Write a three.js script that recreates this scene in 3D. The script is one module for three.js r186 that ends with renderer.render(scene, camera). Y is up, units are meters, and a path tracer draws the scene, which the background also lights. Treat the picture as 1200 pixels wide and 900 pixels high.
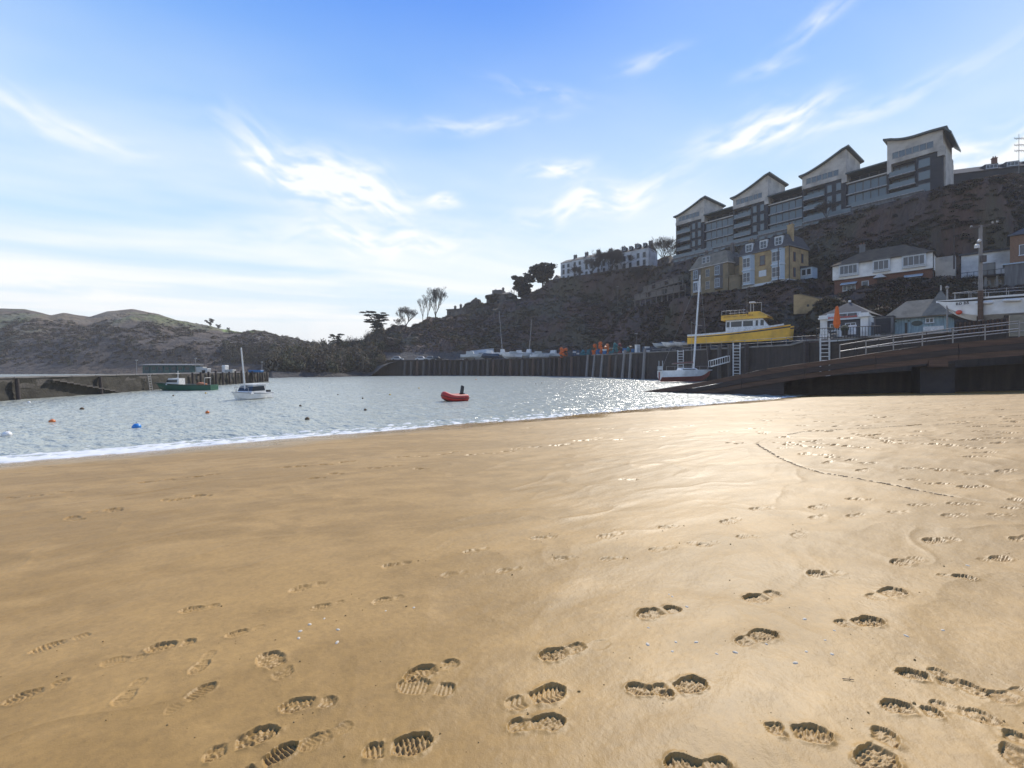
import * as THREE from 'three';
import { mergeGeometries } from 'three/addons/utils/BufferGeometryUtils.js';

// ---------- camera, sky, sun, exposure ----------
const scene = new THREE.Scene();
const FOC = 500, HOR = 430, EYE = 1.6;                    // focal length and horizon row of the photograph, eye height in metres
const camera = new THREE.PerspectiveCamera(2 * Math.atan(450 / FOC) * 180 / Math.PI, 1200 / 900, 0.05, 4000);
camera.position.set(0, EYE, 0);
camera.lookAt(0, EYE, -10);
camera.setViewOffset(1200, 900, 0, 450 - HOR, 1200, 900);
const renderer = new THREE.WebGLRenderer({ antialias: true });
renderer.toneMapping = THREE.LinearToneMapping;
renderer.toneMappingExposure = 1.12;
renderer.shadowMap.enabled = true;

const SUN_AZ = 24 * Math.PI / 180, SUN_EL = 40.5 * Math.PI / 180;
const sunDir = new THREE.Vector3(Math.sin(SUN_AZ) * Math.cos(SUN_EL), Math.sin(SUN_EL), -Math.cos(SUN_AZ) * Math.cos(SUN_EL));
const sun = new THREE.DirectionalLight(new THREE.Color(1, 0.93, 0.81), 4.6);
sun.position.copy(sunDir).multiplyScalar(300);
sun.target.position.set(0, 0, 0);
sun.castShadow = true; sun.shadow.radius = 1.6;
sun.shadow.mapSize.set(4096, 4096);
Object.assign(sun.shadow.camera, { left: -160, right: 160, top: 160, bottom: -160, near: 1, far: 900 });
scene.add(sun, sun.target);

// ---------- noise ----------
function rng(seed) { let a = seed >>> 0; return () => { a = (a + 0x6D2B79F5) | 0; let t = Math.imul(a ^ (a >>> 15), 1 | a); t = (t + Math.imul(t ^ (t >>> 7), 61 | t)) ^ t; return ((t ^ (t >>> 14)) >>> 0) / 4294967296; }; }
const PERM = new Float32Array(65536); { const r = rng(77); for (let i = 0; i < 65536; i++) PERM[i] = r(); }
const hsh = (x, y) => PERM[(Math.imul(x, 73856093) ^ Math.imul(y, 19349663)) & 65535];
function vnoise(x, y) {
  const xi = Math.floor(x), yi = Math.floor(y); let fx = x - xi, fy = y - yi;
  fx = fx * fx * fx * (fx * (fx * 6 - 15) + 10); fy = fy * fy * fy * (fy * (fy * 6 - 15) + 10);
  const a = hsh(xi, yi), b = hsh(xi + 1, yi), c = hsh(xi, yi + 1), d = hsh(xi + 1, yi + 1);
  return a + (b - a) * fx + (c - a) * fy + (a - b - c + d) * fx * fy;
}
function fbm(x, y, o = 4) { let s = 0, a = 0.5, n = 0; for (let i = 0; i < o; i++) { s += a * vnoise(x, y); n += a; a *= 0.5; const t = x * 1.6 - y * 1.2 + 17.3; y = x * 1.2 + y * 1.6 + 9.1; x = t; } return s / n; }
const GX = new Float32Array(65536), GY = new Float32Array(65536); for (let i = 0; i < 65536; i++) { GX[i] = Math.cos(PERM[i] * 6.28318); GY[i] = Math.sin(PERM[i] * 6.28318); }
function pnoise(x, y) {   // gradient noise, about 0 to 1
  const xi = Math.floor(x), yi = Math.floor(y), fx = x - xi, fy = y - yi, u = fx * fx * fx * (fx * (fx * 6 - 15) + 10), v = fy * fy * fy * (fy * (fy * 6 - 15) + 10);
  const g = (p, q, a, b) => { const k = (Math.imul(p, 73856093) ^ Math.imul(q, 19349663)) & 65535; return GX[k] * a + GY[k] * b; };
  const a = g(xi, yi, fx, fy), b = g(xi + 1, yi, fx - 1, fy), c = g(xi, yi + 1, fx, fy - 1), d = g(xi + 1, yi + 1, fx - 1, fy - 1);
  return .5 + .9 * (a + (b - a) * u + (c - a) * v + (a - b - c + d) * u * v);
}
function pfbm(x, y, o = 4) { let s = 0, a = 0.5, n = 0; for (let i = 0; i < o; i++) { s += a * pnoise(x, y); n += a; a *= 0.5; const t = x * 1.6 - y * 1.2 + 17.3; y = x * 1.2 + y * 1.6 + 9.1; x = t; } return s / n; }
const pridged = (x, y, o = 3) => 1 - Math.abs(2 * pfbm(x, y, o) - 1);
const ridged = (x, y, o = 3) => 1 - Math.abs(2 * fbm(x, y, o) - 1);
const clamp = (x, a = 0, b = 1) => Math.min(b, Math.max(a, x));
const sstep = (a, b, x) => { const t = clamp((x - a) / (b - a)); return t * t * (3 - 2 * t); };
const mix = (a, b, t) => a + (b - a) * t;
const R = (d) => d * Math.PI / 180;

// ---------- sky: air and thin cirrus ----------
{
  const W = 3072, H = 1536, data = new Float32Array(W * H * 4);
  // cloud streaks: bearing in degrees from straight ahead (right is plus), height in degrees, length, thickness, tilt, strength
  const at = (px, py) => { const x = (px - 600) / FOC, y = (HOR - py) / FOC; return [Math.atan2(x, 1) / R(1), Math.atan(y / Math.hypot(1, x)) / R(1)]; };
  const streaks = [[385, 207, 12, 3.2, -14, 1], [305, 188, 2.6, 1.2, 0, .9], [430, 228, 9, 2.6, -4, .55], [520, 238, 3, 1.1, 14, .9], [655, 197, 6, 1.3, 6, .6], [905, 145, 7.5, 1.5, 8, .95], [860, 152, 8, 2, 6, .35],
    [970, 17, 6, 1.0, 26, .5], [1165, 178, 14, 2.4, 20, 1], [60, 140, 8, 1.8, -12, .28], [95, 155, 8, 1.2, -2, .25], [30, 330, 9, 1.0, 0, .8], [900, 81, 4, .7, 2, .35], [760, 70, 5, 1, 10, .3], [640, 110, 9, .9, -14, .3], [560, 145, 14, 1.0, 6, .35],
    [700, 235, 14, 2.4, 12, .55], [450, 280, 16, 2.6, 0, .5], [1010, 130, 14, 1.3, 10, .3],
    [1600, 120, 16, 2, 12, .6], [-700, 160, 18, 2.4, -8, .6]].map(([px, py, ...r]) => [...at(px, py), ...r]);
  for (let b = 70; b < 290; b += 23) streaks.push([b, 14 + (b * 7) % 31, 14, 2.4, (b % 3) * 8 - 8, .55]);
  const AIR = Array.from({ length: 900 }, (_, i) => { const e = i / 10, T = [[0, .98, .98, .98], [6, .80, .90, .96], [14, .52, .74, .93], [24, .295, .555, .90], [33, .160, .395, .88], [41, .092, .285, .84], [60, .06, .20, .64], [90, .055, .15, .50]]; return [1, 2, 3].map((c) => lerpList(T.map((r) => [r[0], r[c]]), e)); });
  for (let j = 0; j < H; j++) {
    const el = ((j + 0.5) / H - 0.5) * 180, e = Math.max(el, 0);
    for (let i = 0; i < W; i++) {
      const o = (j * W + i) * 4;
      if (el < -1) { data[o] = .42; data[o + 1] = .44; data[o + 2] = .46; data[o + 3] = 1; continue; }
      const phi = ((i + 0.5) / W - 0.5) * 2 * Math.PI;              // atan2(z, x)
      let az = phi / R(1) + 90; if (az > 180) az -= 360;            // 0 straight ahead (-z), plus to the right
      // clear air
      const k2 = Math.exp(-e / 30), row = AIR[Math.min(899, Math.floor(e * 10))]; let [r, g, b] = row;
      // brighter, paler air on the sun's side
      const cs = Math.cos(e * R(1)) * Math.cos(SUN_EL) * Math.cos(az * R(1) - SUN_AZ) + Math.sin(e * R(1)) * Math.sin(SUN_EL);
      const glow = 0.05 * Math.pow(Math.max(0, cs), 5) + 0.07 * Math.pow(Math.max(0, cs), 60);
      r += glow * 1.0; g += glow * 0.95; b += glow * 0.75;
      // cirrus veil and streaks
      const inv = 1 / Math.max(Math.sin(e * R(1)), 0.09), dx = Math.cos(e * R(1)) * Math.sin(az * R(1)) * inv, dz = Math.cos(e * R(1)) * Math.cos(az * R(1)) * inv;
      const u = dx * .9 + dz * .35, v = -dx * .35 + dz * .9;
      const wx = fbm(u * .5 + 3, v * .5, 3);
      let veil = sstep(.26, .72, pfbm(u * .30 + wx * .5 + 11, v * .62 + wx * .5, 5)) * .95;
      let st = 0;
      for (const [ba, be, len, th, tilt, s] of streaks) {
        let da = az - ba; if (da > 180) da -= 360; if (da < -180) da += 360;
        if (Math.abs(da) > len * 2.4) continue;
        da *= Math.cos(e * R(1)); const de = el - be;
        const c = Math.cos(R(tilt)), n = Math.sin(R(tilt)), p = da * c + de * n, q = -da * n + de * c + (pnoise(da * .16 + be, 3.7) - .5) * th * 1.1;
        const m = Math.exp(-(p * p) / (len * len * .35) - (q * q) / (th * th * .5));
        if (m < .01) continue;
        st += s * m * sstep(.26, .74, pfbm(p * .26 + ba, q * .8 + be, 6)) * 1.45;
      }
      const cl = clamp(veil * clamp(k2 * 2.1 - .52) + st);
      r = mix(r, 1.0, cl * .86); g = mix(g, 1.0, cl * .86); b = mix(b, 1.0, cl * .86);
      data[o] = r; data[o + 1] = g; data[o + 2] = b; data[o + 3] = 1;
    }
  }
  const t = new THREE.DataTexture(data, W, H, THREE.RGBAFormat, THREE.FloatType);
  t.mapping = THREE.EquirectangularReflectionMapping; t.magFilter = THREE.LinearFilter; t.minFilter = THREE.LinearFilter; t.colorSpace = THREE.LinearSRGBColorSpace; t.needsUpdate = true;
  scene.background = t; scene.environment = t;
}

// ---------- places: a column and a row of the photograph at a distance, in metres ----------
const tOf = (px) => (px - 600) / FOC;
const yOf = (py, d) => EYE + (HOR - py) / FOC * d;
const P = (px, py, d) => new THREE.Vector3(tOf(px) * d, yOf(py, d), -d);
const WATER = -1.3, SLOPE = 1.3 / 19.3, NX = -0.553, ND = 0.833, SHORE = 19.3;   // the beach falls towards the water along (NX, ND)
const across = (x, d) => NX * x + ND * d, along = (x, d) => ND * x - NX * d;
const beachPlane = (x, d) => { const s = across(x, d); return s > 30 ? -SLOPE * 30 - (s - 30) * .03 : -SLOPE * s; };
const waterDepthAt = (py) => (EYE - WATER) * FOC / (py - HOR);
function sandPoint(px, py) { const t = tOf(px); const d = EYE / ((py - HOR) / FOC - SLOPE * (ND + NX * t)); return [t * d, d]; }
const Q = 4.95, quayD = (px) => 67 / (tOf(px) + .344);   // yard level; distance of the quay's edge

// ---------- textures ----------
function tex(n, fn, srgb = false) {
  const a = new Uint8Array(n * n * 4);
  for (let j = 0; j < n; j++) for (let i = 0; i < n; i++) { const v = fn(i, j), o = (j * n + i) * 4; if (Array.isArray(v)) { a[o] = v[0]; a[o + 1] = v[1]; a[o + 2] = v[2]; } else a[o] = a[o + 1] = a[o + 2] = v; a[o + 3] = 255; }
  const t = new THREE.DataTexture(a, n, n); t.wrapS = t.wrapT = THREE.RepeatWrapping; t.magFilter = THREE.LinearFilter; t.minFilter = THREE.LinearMipmapLinearFilter; t.generateMipmaps = true;
  if (srgb) t.colorSpace = THREE.SRGBColorSpace; t.needsUpdate = true; return t;
}
// seamless noise on a torus of n pixels: cells is the number of cells of the first octave
function tileNoise(n, cells, oct, seed, stretch = 1) {
  const out = new Float32Array(n * n); let amp = 1, tot = 0;
  for (let o = 0; o < oct; o++) {
    const cx = cells << o, cy = Math.max(1, Math.round(cells * stretch)) << o;
    for (let j = 0; j < n; j++) for (let i = 0; i < n; i++) {
      const x = i / n * cx, y = j / n * cy, xi = Math.floor(x), yi = Math.floor(y); let fx = x - xi, fy = y - yi; fx = fx * fx * (3 - 2 * fx); fy = fy * fy * (3 - 2 * fy);
      const h = (p, q) => hsh((p % cx) + seed * 131 + o * 17, (q % cy) + seed * 57);
      out[j * n + i] += amp * mix(mix(h(xi, yi), h(xi + 1, yi), fx), mix(h(xi, yi + 1), h(xi + 1, yi + 1), fx), fy);
    }
    tot += amp; amp *= .55;
  }
  for (let i = 0; i < out.length; i++) out[i] /= tot;
  return out;
}
const byte = (v) => clamp(Math.round(v * 255), 0, 255);
const N1 = tileNoise(256, 4, 6, 1), N2 = tileNoise(256, 16, 4, 2), N3 = tileNoise(256, 3, 6, 3, 10), N4 = tileNoise(256, 24, 3, 4, .1);
const blotch = tex(256, (i, j) => byte(.62 + .75 * (N1[j * 256 + i] - .5) + .25 * (N2[j * 256 + i] - .5) + .2));
const speck = tex(256, (i, j) => byte(.8 + .6 * (N2[j * 256 + i] - .5) + .35 * (hsh(i, j) - .5)));
const streak = tex(256, (i, j) => byte(.74 + .7 * (N4[j * 256 + i] - .5) + .35 * (N1[j * 256 + i] - .5)));      // runs down a wall
const grain = tex(256, (i, j) => byte(.74 + .8 * (N3[j * 256 + i] - .5) + .3 * (hsh(i, j) - .5)));              // runs along a plank
const bumpNoise = tex(256, (i, j) => byte(.6 * N1[j * 256 + i] + .4 * N2[j * 256 + i]));
const maps = {}; function rep(t, key, s) { const k = key + s; if (!maps[k]) { const c = t.clone(); c.repeat.set(1 / s, 1 / s); c.needsUpdate = true; maps[k] = c; } return maps[k]; }
const TEX = { blotch, speck, streak, grain };
function mat(rgb, o = {}) {
  const m = new (o.physical ? THREE.MeshPhysicalMaterial : THREE.MeshStandardMaterial)({ roughness: o.rough ?? .8, metalness: o.metal ?? 0 });
  m.color.setRGB(...rgb); m.name = o.name || 'material';
  if (o.tex) m.map = rep(TEX[o.tex], o.tex, o.size ?? 4);
  if (o.bump) { m.bumpMap = rep(bumpNoise, 'bump', o.bsize ?? o.size ?? 2); m.bumpScale = o.bump; }
  if (o.physical) Object.assign(m, o.physical);
  m.side = THREE.DoubleSide;
  return m;
}

// ---------- building blocks ----------
const taken = {};
function numbered(n) { const k = taken[n] = (taken[n] ?? -1) + 1; return k ? n + '_' + String(k).padStart(3, '0') : n; }
function flat(g) { const n = g.index ? g.toNonIndexed() : g; return n; }
// uv in metres, by the way each face points
function uvm(g) {
  const p = g.attributes.position, n = g.attributes.normal, uv = new Float32Array(p.count * 2);
  for (let i = 0; i < p.count; i++) {
    const ax = Math.abs(n.getX(i)), ay = Math.abs(n.getY(i)), az = Math.abs(n.getZ(i));
    if (ay > ax && ay > az) { uv[2 * i] = p.getX(i); uv[2 * i + 1] = p.getZ(i); } else if (ax > az) { uv[2 * i] = p.getZ(i); uv[2 * i + 1] = p.getY(i); } else { uv[2 * i] = p.getX(i); uv[2 * i + 1] = p.getY(i); }
  }
  g.setAttribute('uv', new THREE.BufferAttribute(uv, 2)); return g;
}
function merge(list) {
  const l = list.flat(9).map((g) => { const f = flat(g); for (const k of Object.keys(f.attributes)) if (!['position', 'normal'].includes(k)) f.deleteAttribute(k); if (!f.attributes.normal) f.computeVertexNormals(); return f; });
  return uvm(l.length > 1 ? mergeGeometries(l) : l[0]);
}
function obj(name, geos, m, parent = scene) {
  const o = new THREE.Mesh(merge([geos]), m); o.castShadow = o.receiveShadow = true;
  o.name = parent === scene ? numbered(name) : name; parent.add(o); return o;
}
function put(name, geometry, m, parent = scene) { const o = new THREE.Mesh(geometry, m); o.castShadow = o.receiveShadow = true; o.name = parent === scene ? numbered(name) : name; parent.add(o); return o; }
function tag(o, label, category, group) { o.userData.label = label; o.userData.category = category; if (group) o.userData.group = group; return o; }
function struct(o, label, kind = 'structure') { o.userData.kind = kind; if (label) o.userData.label = label; return o; }
function thing(name, label, category, pos = [0, 0, 0], turn = 0, group) {
  const o = new THREE.Group(); o.name = numbered(name); scene.add(o); o.position.set(...(pos.isVector3 ? pos.toArray() : pos)); o.rotation.y = turn; return tag(o, label, category, group);
}
const bx = (x0, x1, y0, y1, z0, z1) => { const g = new THREE.BoxGeometry(Math.abs(x1 - x0), Math.abs(y1 - y0), Math.abs(z1 - z0)); g.translate((x0 + x1) / 2, (y0 + y1) / 2, (z0 + z1) / 2); return g; };
const V = (x, y, z) => new THREE.Vector3(x, y, z);
function bar(a, b, r0, r1 = r0, n = 6) {
  a = a.isVector3 ? a : V(...a); b = b.isVector3 ? b : V(...b);
  const g = new THREE.CylinderGeometry(r1, r0, a.distanceTo(b), n, 1); g.translate(0, a.distanceTo(b) / 2, 0);
  g.applyQuaternion(new THREE.Quaternion().setFromUnitVectors(V(0, 1, 0), b.clone().sub(a).normalize())); g.translate(a.x, a.y, a.z); return g;
}
function beam(a, b, w, h) {   // square timber from a to b
  a = a.isVector3 ? a : V(...a); b = b.isVector3 ? b : V(...b); const l = a.distanceTo(b), g = new THREE.BoxGeometry(w, h, l);
  const o = new THREE.Object3D(); o.position.copy(a).add(b).multiplyScalar(.5); o.lookAt(b); o.updateMatrix(); g.applyMatrix4(o.matrix); return g;
}
function tri(pts, faces) { const p = []; for (const f of faces) for (let k = 1; k < f.length - 1; k++) p.push(...pts[f[0]], ...pts[f[k]], ...pts[f[k + 1]]); const g = new THREE.BufferGeometry(); g.setAttribute('position', new THREE.Float32BufferAttribute(p, 3)); g.computeVertexNormals(); return g; }
// a slab over a polygon: pts are [x, z], bottom and top heights may differ per point
function slab(pts, lo, hi) { const n = pts.length, L = (h, i) => Array.isArray(h) ? h[i] : h, v = []; pts.forEach(([x, z], i) => v.push([x, L(lo, i), z])); pts.forEach(([x, z], i) => v.push([x, L(hi, i), z])); const f = [[...Array(n).keys()].reverse(), [...Array(n).keys()].map((i) => i + n)]; for (let i = 0; i < n; i++) { const j = (i + 1) % n; f.push([i, j, j + n, i + n]); } return tri(v, f); }
function ball(x, y, z, r, sy = 1, w = 10, h = 7) { const g = new THREE.SphereGeometry(r, w, h); g.scale(1, sy, 1); g.translate(x, y, z); return g; }
function gridMesh(cols, rows, fn, keep) {   // fn(i, j) -> [x, y, z, ...]; joined, smooth normals, uv = x, z in metres
  const nc = cols + 1, pos = new Float32Array(nc * (rows + 1) * 3), uv = new Float32Array(nc * (rows + 1) * 2), idx = [], ok = keep ? new Uint8Array(nc * (rows + 1)) : null;
  for (let j = 0; j <= rows; j++) for (let i = 0; i <= cols; i++) { const o = j * nc + i, v = fn(i, j); pos[o * 3] = v[0]; pos[o * 3 + 1] = v[1]; pos[o * 3 + 2] = v[2]; uv[o * 2] = v[0]; uv[o * 2 + 1] = -v[2]; if (ok) ok[o] = keep(v) ? 1 : 0; }
  for (let j = 0; j < rows; j++) for (let i = 0; i < cols; i++) { const a = j * nc + i, b = a + 1, c = a + nc, d = c + 1; if (ok && !(ok[a] || ok[b] || ok[c] || ok[d])) continue; idx.push(a, b, d, a, d, c); }
  const g = new THREE.BufferGeometry(); g.setAttribute('position', new THREE.BufferAttribute(pos, 3)); g.setAttribute('uv', new THREE.BufferAttribute(uv, 2)); g.setIndex(new THREE.BufferAttribute(Uint32Array.from(idx), 1)); g.computeVertexNormals(); return g;
}
function lerpList(list, x) { if (x <= list[0][0]) return list[0][1]; for (let i = 1; i < list.length; i++) if (x <= list[i][0]) return mix(list[i - 1][1], list[i][1], (x - list[i - 1][0]) / (list[i][0] - list[i - 1][0])); return list[list.length - 1][1]; }
// ---------- the beach: one sheet of sand with every footprint pressed into it ----------
const prints = [];   // [x, d, dirx, dird, length, sole, heel, depth, seed]
function addPrint(hx, hy, tx, ty, sole = 1, heel = 1, depth = .017, len) {
  const [x0, d0] = sandPoint(hx, hy), [x1, d1] = sandPoint(tx, ty); let l = Math.hypot(x1 - x0, d1 - d0); const ux = (x1 - x0) / l, ud = (d1 - d0) / l; const cx = (x0 + x1) / 2, cd = (d0 + d1) / 2; l = clamp(len ?? l, .24, .36); if (depth < .0145) depth = Math.min(.0145, depth * 1.45);
  prints.push([cx - ux * l / 2, cd - ud * l / 2, ux, ud, l, sole, heel, depth, prints.length]);
}
for (const a of [[107, 744, 33, 767, .75, .5, .012], [258, 710, 210, 717, .8, .6, .013], [230, 752, 170, 763, 1, .7, .02], [307, 735, 267, 746, .8, .3, .012], [163, 772, 127, 778, .6, .5, .008], [247, 765, 227, 790, .8, .4, .013], [337, 797, 307, 767, 1, .6, .014],
  [83, 797, 2, 827, .8, .6, .012], [168, 795, 138, 830, .7, .5, .008], [193, 840, 253, 803, .9, .3, .012], [395, 825, 327, 831, 1, .9, .015], [237, 892, 328, 858, 1.1, .9, .018], [285, 912, 343, 878, 1.2, .8, .019], [410, 852, 353, 880, .8, .5, .012],
  [382, 684, 338, 695, 1, .6, .014], [402, 707, 366, 714, .7, .4, .01], [482, 660, 447, 666, 1, .8, .014], [573, 643, 543, 650, 1, .5, .014], [470, 702, 440, 708, .8, .4, .01], [547, 672, 518, 677, .7, .4, .01], [610, 667, 583, 672, .8, .5, .01],
  [677, 653, 648, 655, .9, .6, .013], [731, 653, 704, 656, .9, .6, .013], [793, 642, 760, 645, .8, .4, .011], [797, 714, 747, 724, 1.1, 1.1, .02], [685, 757, 632, 772, 1.1, .8, .019], [538, 779, 473, 797, 1.1, .7, .018], [533, 812, 467, 803, .8, .9, .014],
  [593, 828, 662, 806, 1.2, .7, .019], [595, 854, 663, 846, 1.1, 1, .018], [425, 884, 507, 868, 1.2, .9, .019], [790, 816, 733, 806, 1.1, .8, .018], [765, 812, 827, 800, 1.2, .9, .018], [858, 899, 778, 898, 1.1, .9, .02],
  [989, 671, 947, 673, 1.2, .5, .018], [1078, 654, 1047, 661, 1.1, .6, .016], [1148, 656, 1182, 653, 1.1, .4, .016], [1100, 675, 1144, 679, 1.1, .5, .017], [1012, 706, 1063, 690, 1.1, .6, .018], [911, 694, 873, 704, 1.2, .8, .019], [980, 734, 1033, 729, 1.2, .7, .02],
  [865, 758, 909, 743, 1.1, .8, .018], [1112, 802, 1058, 790, 1.2, .7, .02], [1100, 790, 1146, 812, 1, .7, .017], [1100, 838, 1037, 828, 1.1, .8, .02], [1100, 828, 1162, 846, .8, .7, .014], [897, 856, 976, 863, 1.1, 1, .018], [1040, 856, 1018, 908, 1.2, .9, .02], [1192, 860, 1198, 905, 1.1, .9, .02], [1200, 811, 1165, 820, .8, .6, .013],
  [908, 596, 879, 598, 1, .7, .014], [866, 607, 846, 614, 1, .6, .014], [889, 630, 865, 631, .7, .5, .01], [841, 636, 817, 641, .8, .5, .012], [972, 592, 951, 597, 1, .7, .014], [1024, 586, 991, 585, 1, .6, .013], [967, 605, 950, 608, .8, .6, .01], [1012, 602, 994, 605, .8, .6, .01], [945, 624, 931, 631, .6, .5, .008],
  [1064, 600, 1043, 601, .7, .5, .009], [1094, 591, 1066, 593, .8, .5, .011], [1147, 590, 1110, 590, .9, .6, .013], [1131, 603, 1106, 605, .8, .5, .01], [1189, 604, 1158, 603, .6, .5, .009], [1124, 632, 1084, 634, 1.2, .5, .018], [1205, 629, 1187, 633, 1.1, .6, .018], [653, 629, 621, 632, 1, .8, .014], [729, 625, 701, 632, 1, .5, .014], [795, 617, 771, 619, 1, .6, .015],
  [720, 750, 700, 757, .4, .1, .006], [1210, 593, 1185, 584, .8, .6, .012], [1200, 596, 1180, 595, .9, .6, .012], [830, 640, 810, 638, .6, .4, .01],
  [1240, 700, 1290, 690, 1.1, .8, .018], [1260, 770, 1320, 752, 1.1, .8, .018], [-40, 780, -100, 795, 1, .7, .016], [-60, 850, -130, 880, 1, .8, .017]]) addPrint(...a);
{ // the small far tracks: middles of prints, walked more or less across the picture
  const r = rng(5);
  const far = [];
  for (const [x, y] of [[215, 258], [280, 255], [365, 248], [405, 241], [465, 250], [525, 245], [585, 237], [620, 228], [680, 221], [755, 215], [790, 211], [835, 199], [885, 196], [910, 190], [180, 291], [115, 299], [280, 301], [1010, 337], [20, 276], [655, 154], [840, 138], [910, 157], [945, 157], [1065, 168], [1100, 163], [1140, 158], [1180, 153], [1140, 183], [975, 195]]) far.push([400 + x / 3, 450 + y / 3]);
  for (const [x, y] of [[45, 398], [145, 390], [230, 378], [525, 345], [597, 338], [680, 330], [745, 322], [265, 474], [400, 445], [370, 447], [600, 411], [660, 405], [710, 397], [993, 297], [1055, 293], [1145, 286], [1115, 335], [1180, 320], [175, 292], [320, 282]]) far.push([x / 3, 450 + y / 3]);
  for (const [x, y] of [[430, 247], [460, 250], [490, 252], [530, 260], [590, 268], [650, 278], [510, 276], [640, 303], [810, 297], [880, 300], [935, 305], [1030, 317], [1140, 307], [800, 338], [900, 350], [1020, 362], [480, 133], [540, 135], [735, 133], [270, 128], [300, 130], [145, 167], [265, 157], [240, 158], [20, 148], [90, 132], [125, 118], [445, 95], [710, 57], [785, 98], [840, 100], [930, 72], [920, 126], [985, 130], [1050, 148], [1085, 142], [870, 213], [910, 215], [965, 219], [1030, 226], [1035, 255], [990, 200], [1095, 180], [945, 175], [1000, 135], [1160, 128], [170, 208], [205, 211], [390, 215], [360, 228], [620, 178], [520, 168], [1080, 72], [1130, 90], [1030, 75], [880, 70], [640, 75], [560, 100], [690, 135], [740, 70], [820, 66], [1180, 110], [1110, 210], [1060, 240], [340, 120], [400, 92]]) far.push([800 + x / 3, 450 + y / 3]);
  for (const [px, py] of far) { const [x, d] = sandPoint(px, py); const a = (r() - .5) * 1.1 + (r() < .5 ? Math.PI : 0), l = .3 + r() * .14; prints.push([x - Math.cos(a) * l / 2, d - Math.sin(a) * l / 2, Math.cos(a), Math.sin(a), l, .9, .8, .012 + .0012 * d * r(), prints.length + 100]); }
  for (let k = 0; k < 140; k++) { const px = 880 + r() * 420, py = 463 + Math.pow(r(), 1.4) * 62; const [x, d] = sandPoint(px, py); const a = (r() - .5) * 2 + (r() < .5 ? Math.PI : 0), l = .28 + r() * .22; prints.push([x, d, Math.cos(a), Math.sin(a), l, .9, .8, .012 + r() * .022, prints.length + 100]); }
}
const pcell = new Map();
for (const p of prints) { const cx = p[0] + p[2] * p[4] / 2, cd = p[1] + p[3] * p[4] / 2; for (let a = Math.floor((cx - .4) / .5); a <= Math.floor((cx + .4) / .5); a++) for (let b = Math.floor((cd - .4) / .5); b <= Math.floor((cd + .4) / .5); b++) { const k = a * 4096 + b; if (!pcell.has(k)) pcell.set(k, []); pcell.get(k).push(p); } }
const SOLE = [[0, .0], [.03, .028], [.1, .041], [.2, .043], [.3, .038], [.42, .035], [.52, .043], [.62, .053], [.74, .058], [.85, .052], [.94, .035], [1, 0]];
function printHeight(x, d) {
  const list = pcell.get(Math.floor(x / .5) * 4096 + Math.floor(d / .5)); if (!list) return 0;
  let h = 0;
  for (const [x0, d0, ux, ud, l, sole, heel, depth, seed] of list) {
    const u = ((x - x0) * ux + (d - d0) * ud) / l, v = (-(x - x0) * ud + (d - d0) * ux) * (.29 / l);
    if (u < -.22 || u > 1.22 || Math.abs(v) > .14) continue;
    const bend = .008 * Math.sin(u * 3.1) * (seed % 2 ? 1 : -1), vv = v - bend, wob = (vnoise(u * 9 + seed * 7, v * 60) - .5) * .009;
    const w = lerpList(SOLE, clamp(u)) + wob; let out = Math.abs(vv) - w; if (u < .04) out = Math.max(out, (.04 - u) * .29 + Math.abs(vv) * .3 - .012); if (u > .96) out = Math.max(out, (u - .96) * .29 + Math.abs(vv) * .3 - .012);
    const gap = seed % 4 === 1 ? .45 : .06, zone = u < .36 ? heel * (1 - (1 - gap) * sstep(.26, .31, u)) : u < .48 ? mix(heel * gap, sole, sstep(.40, .46, u)) : sole * (.85 + .3 * u);
    const inside = 1 - sstep(-.006, .002, out), kind = seed % 3;
    const tread = kind === 0 ? Math.sin(u * 88 + vv * 60) : kind === 1 ? Math.sin(u * 76 - Math.abs(vv) * 150) : Math.sin(u * 66 + 2 * Math.sin(vv * 200)) * Math.cos(vv * 230 + u * 9);
    const lump = (vnoise(x * 95 + seed, d * 95) - .5) * (seed % 5 < 2 ? 1.7 : .8) + (vnoise(x * 45, d * 45 + seed) - .5) * .8 + tread * (.35 + .5 * hsh(seed, 5));
    h += inside * zone * (-depth * .58 + lump * depth * .37) * (1 + .16 * clamp(d - 2, 0, 12));
    if (out > 0) h += zone * depth * .3 * Math.exp(-out * out / .0004) * (.4 + 1.1 * vnoise(u * 14 + seed, v * 40));
  }
  return h;
}
const drag = [[1290, 604], [1200, 593], [1167, 590], [1067, 573], [1017, 563], [967, 555], [940, 548], [913, 537], [892, 525], [887, 521], [900, 513], [940, 507], [997, 503], [1100, 497], [1200, 492]].map(([a, b]) => sandPoint(a, b));
function dragHeight(x, d) {
  if (x < 3.4 || d < 5) return 0; let best = 9;
  for (let i = 1; i < drag.length; i++) { const [ax, ad] = drag[i - 1], [bx_, bd] = drag[i], vx = bx_ - ax, vd = bd - ad, t = clamp(((x - ax) * vx + (d - ad) * vd) / (vx * vx + vd * vd)); best = Math.min(best, Math.hypot(x - ax - vx * t, d - ad - vd * t)); }
  return best > .3 ? 0 : -.009 * Math.exp(-best * best / .0012) * (.3 + 1.2 * vnoise(x * 9, d * 9));
}
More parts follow.
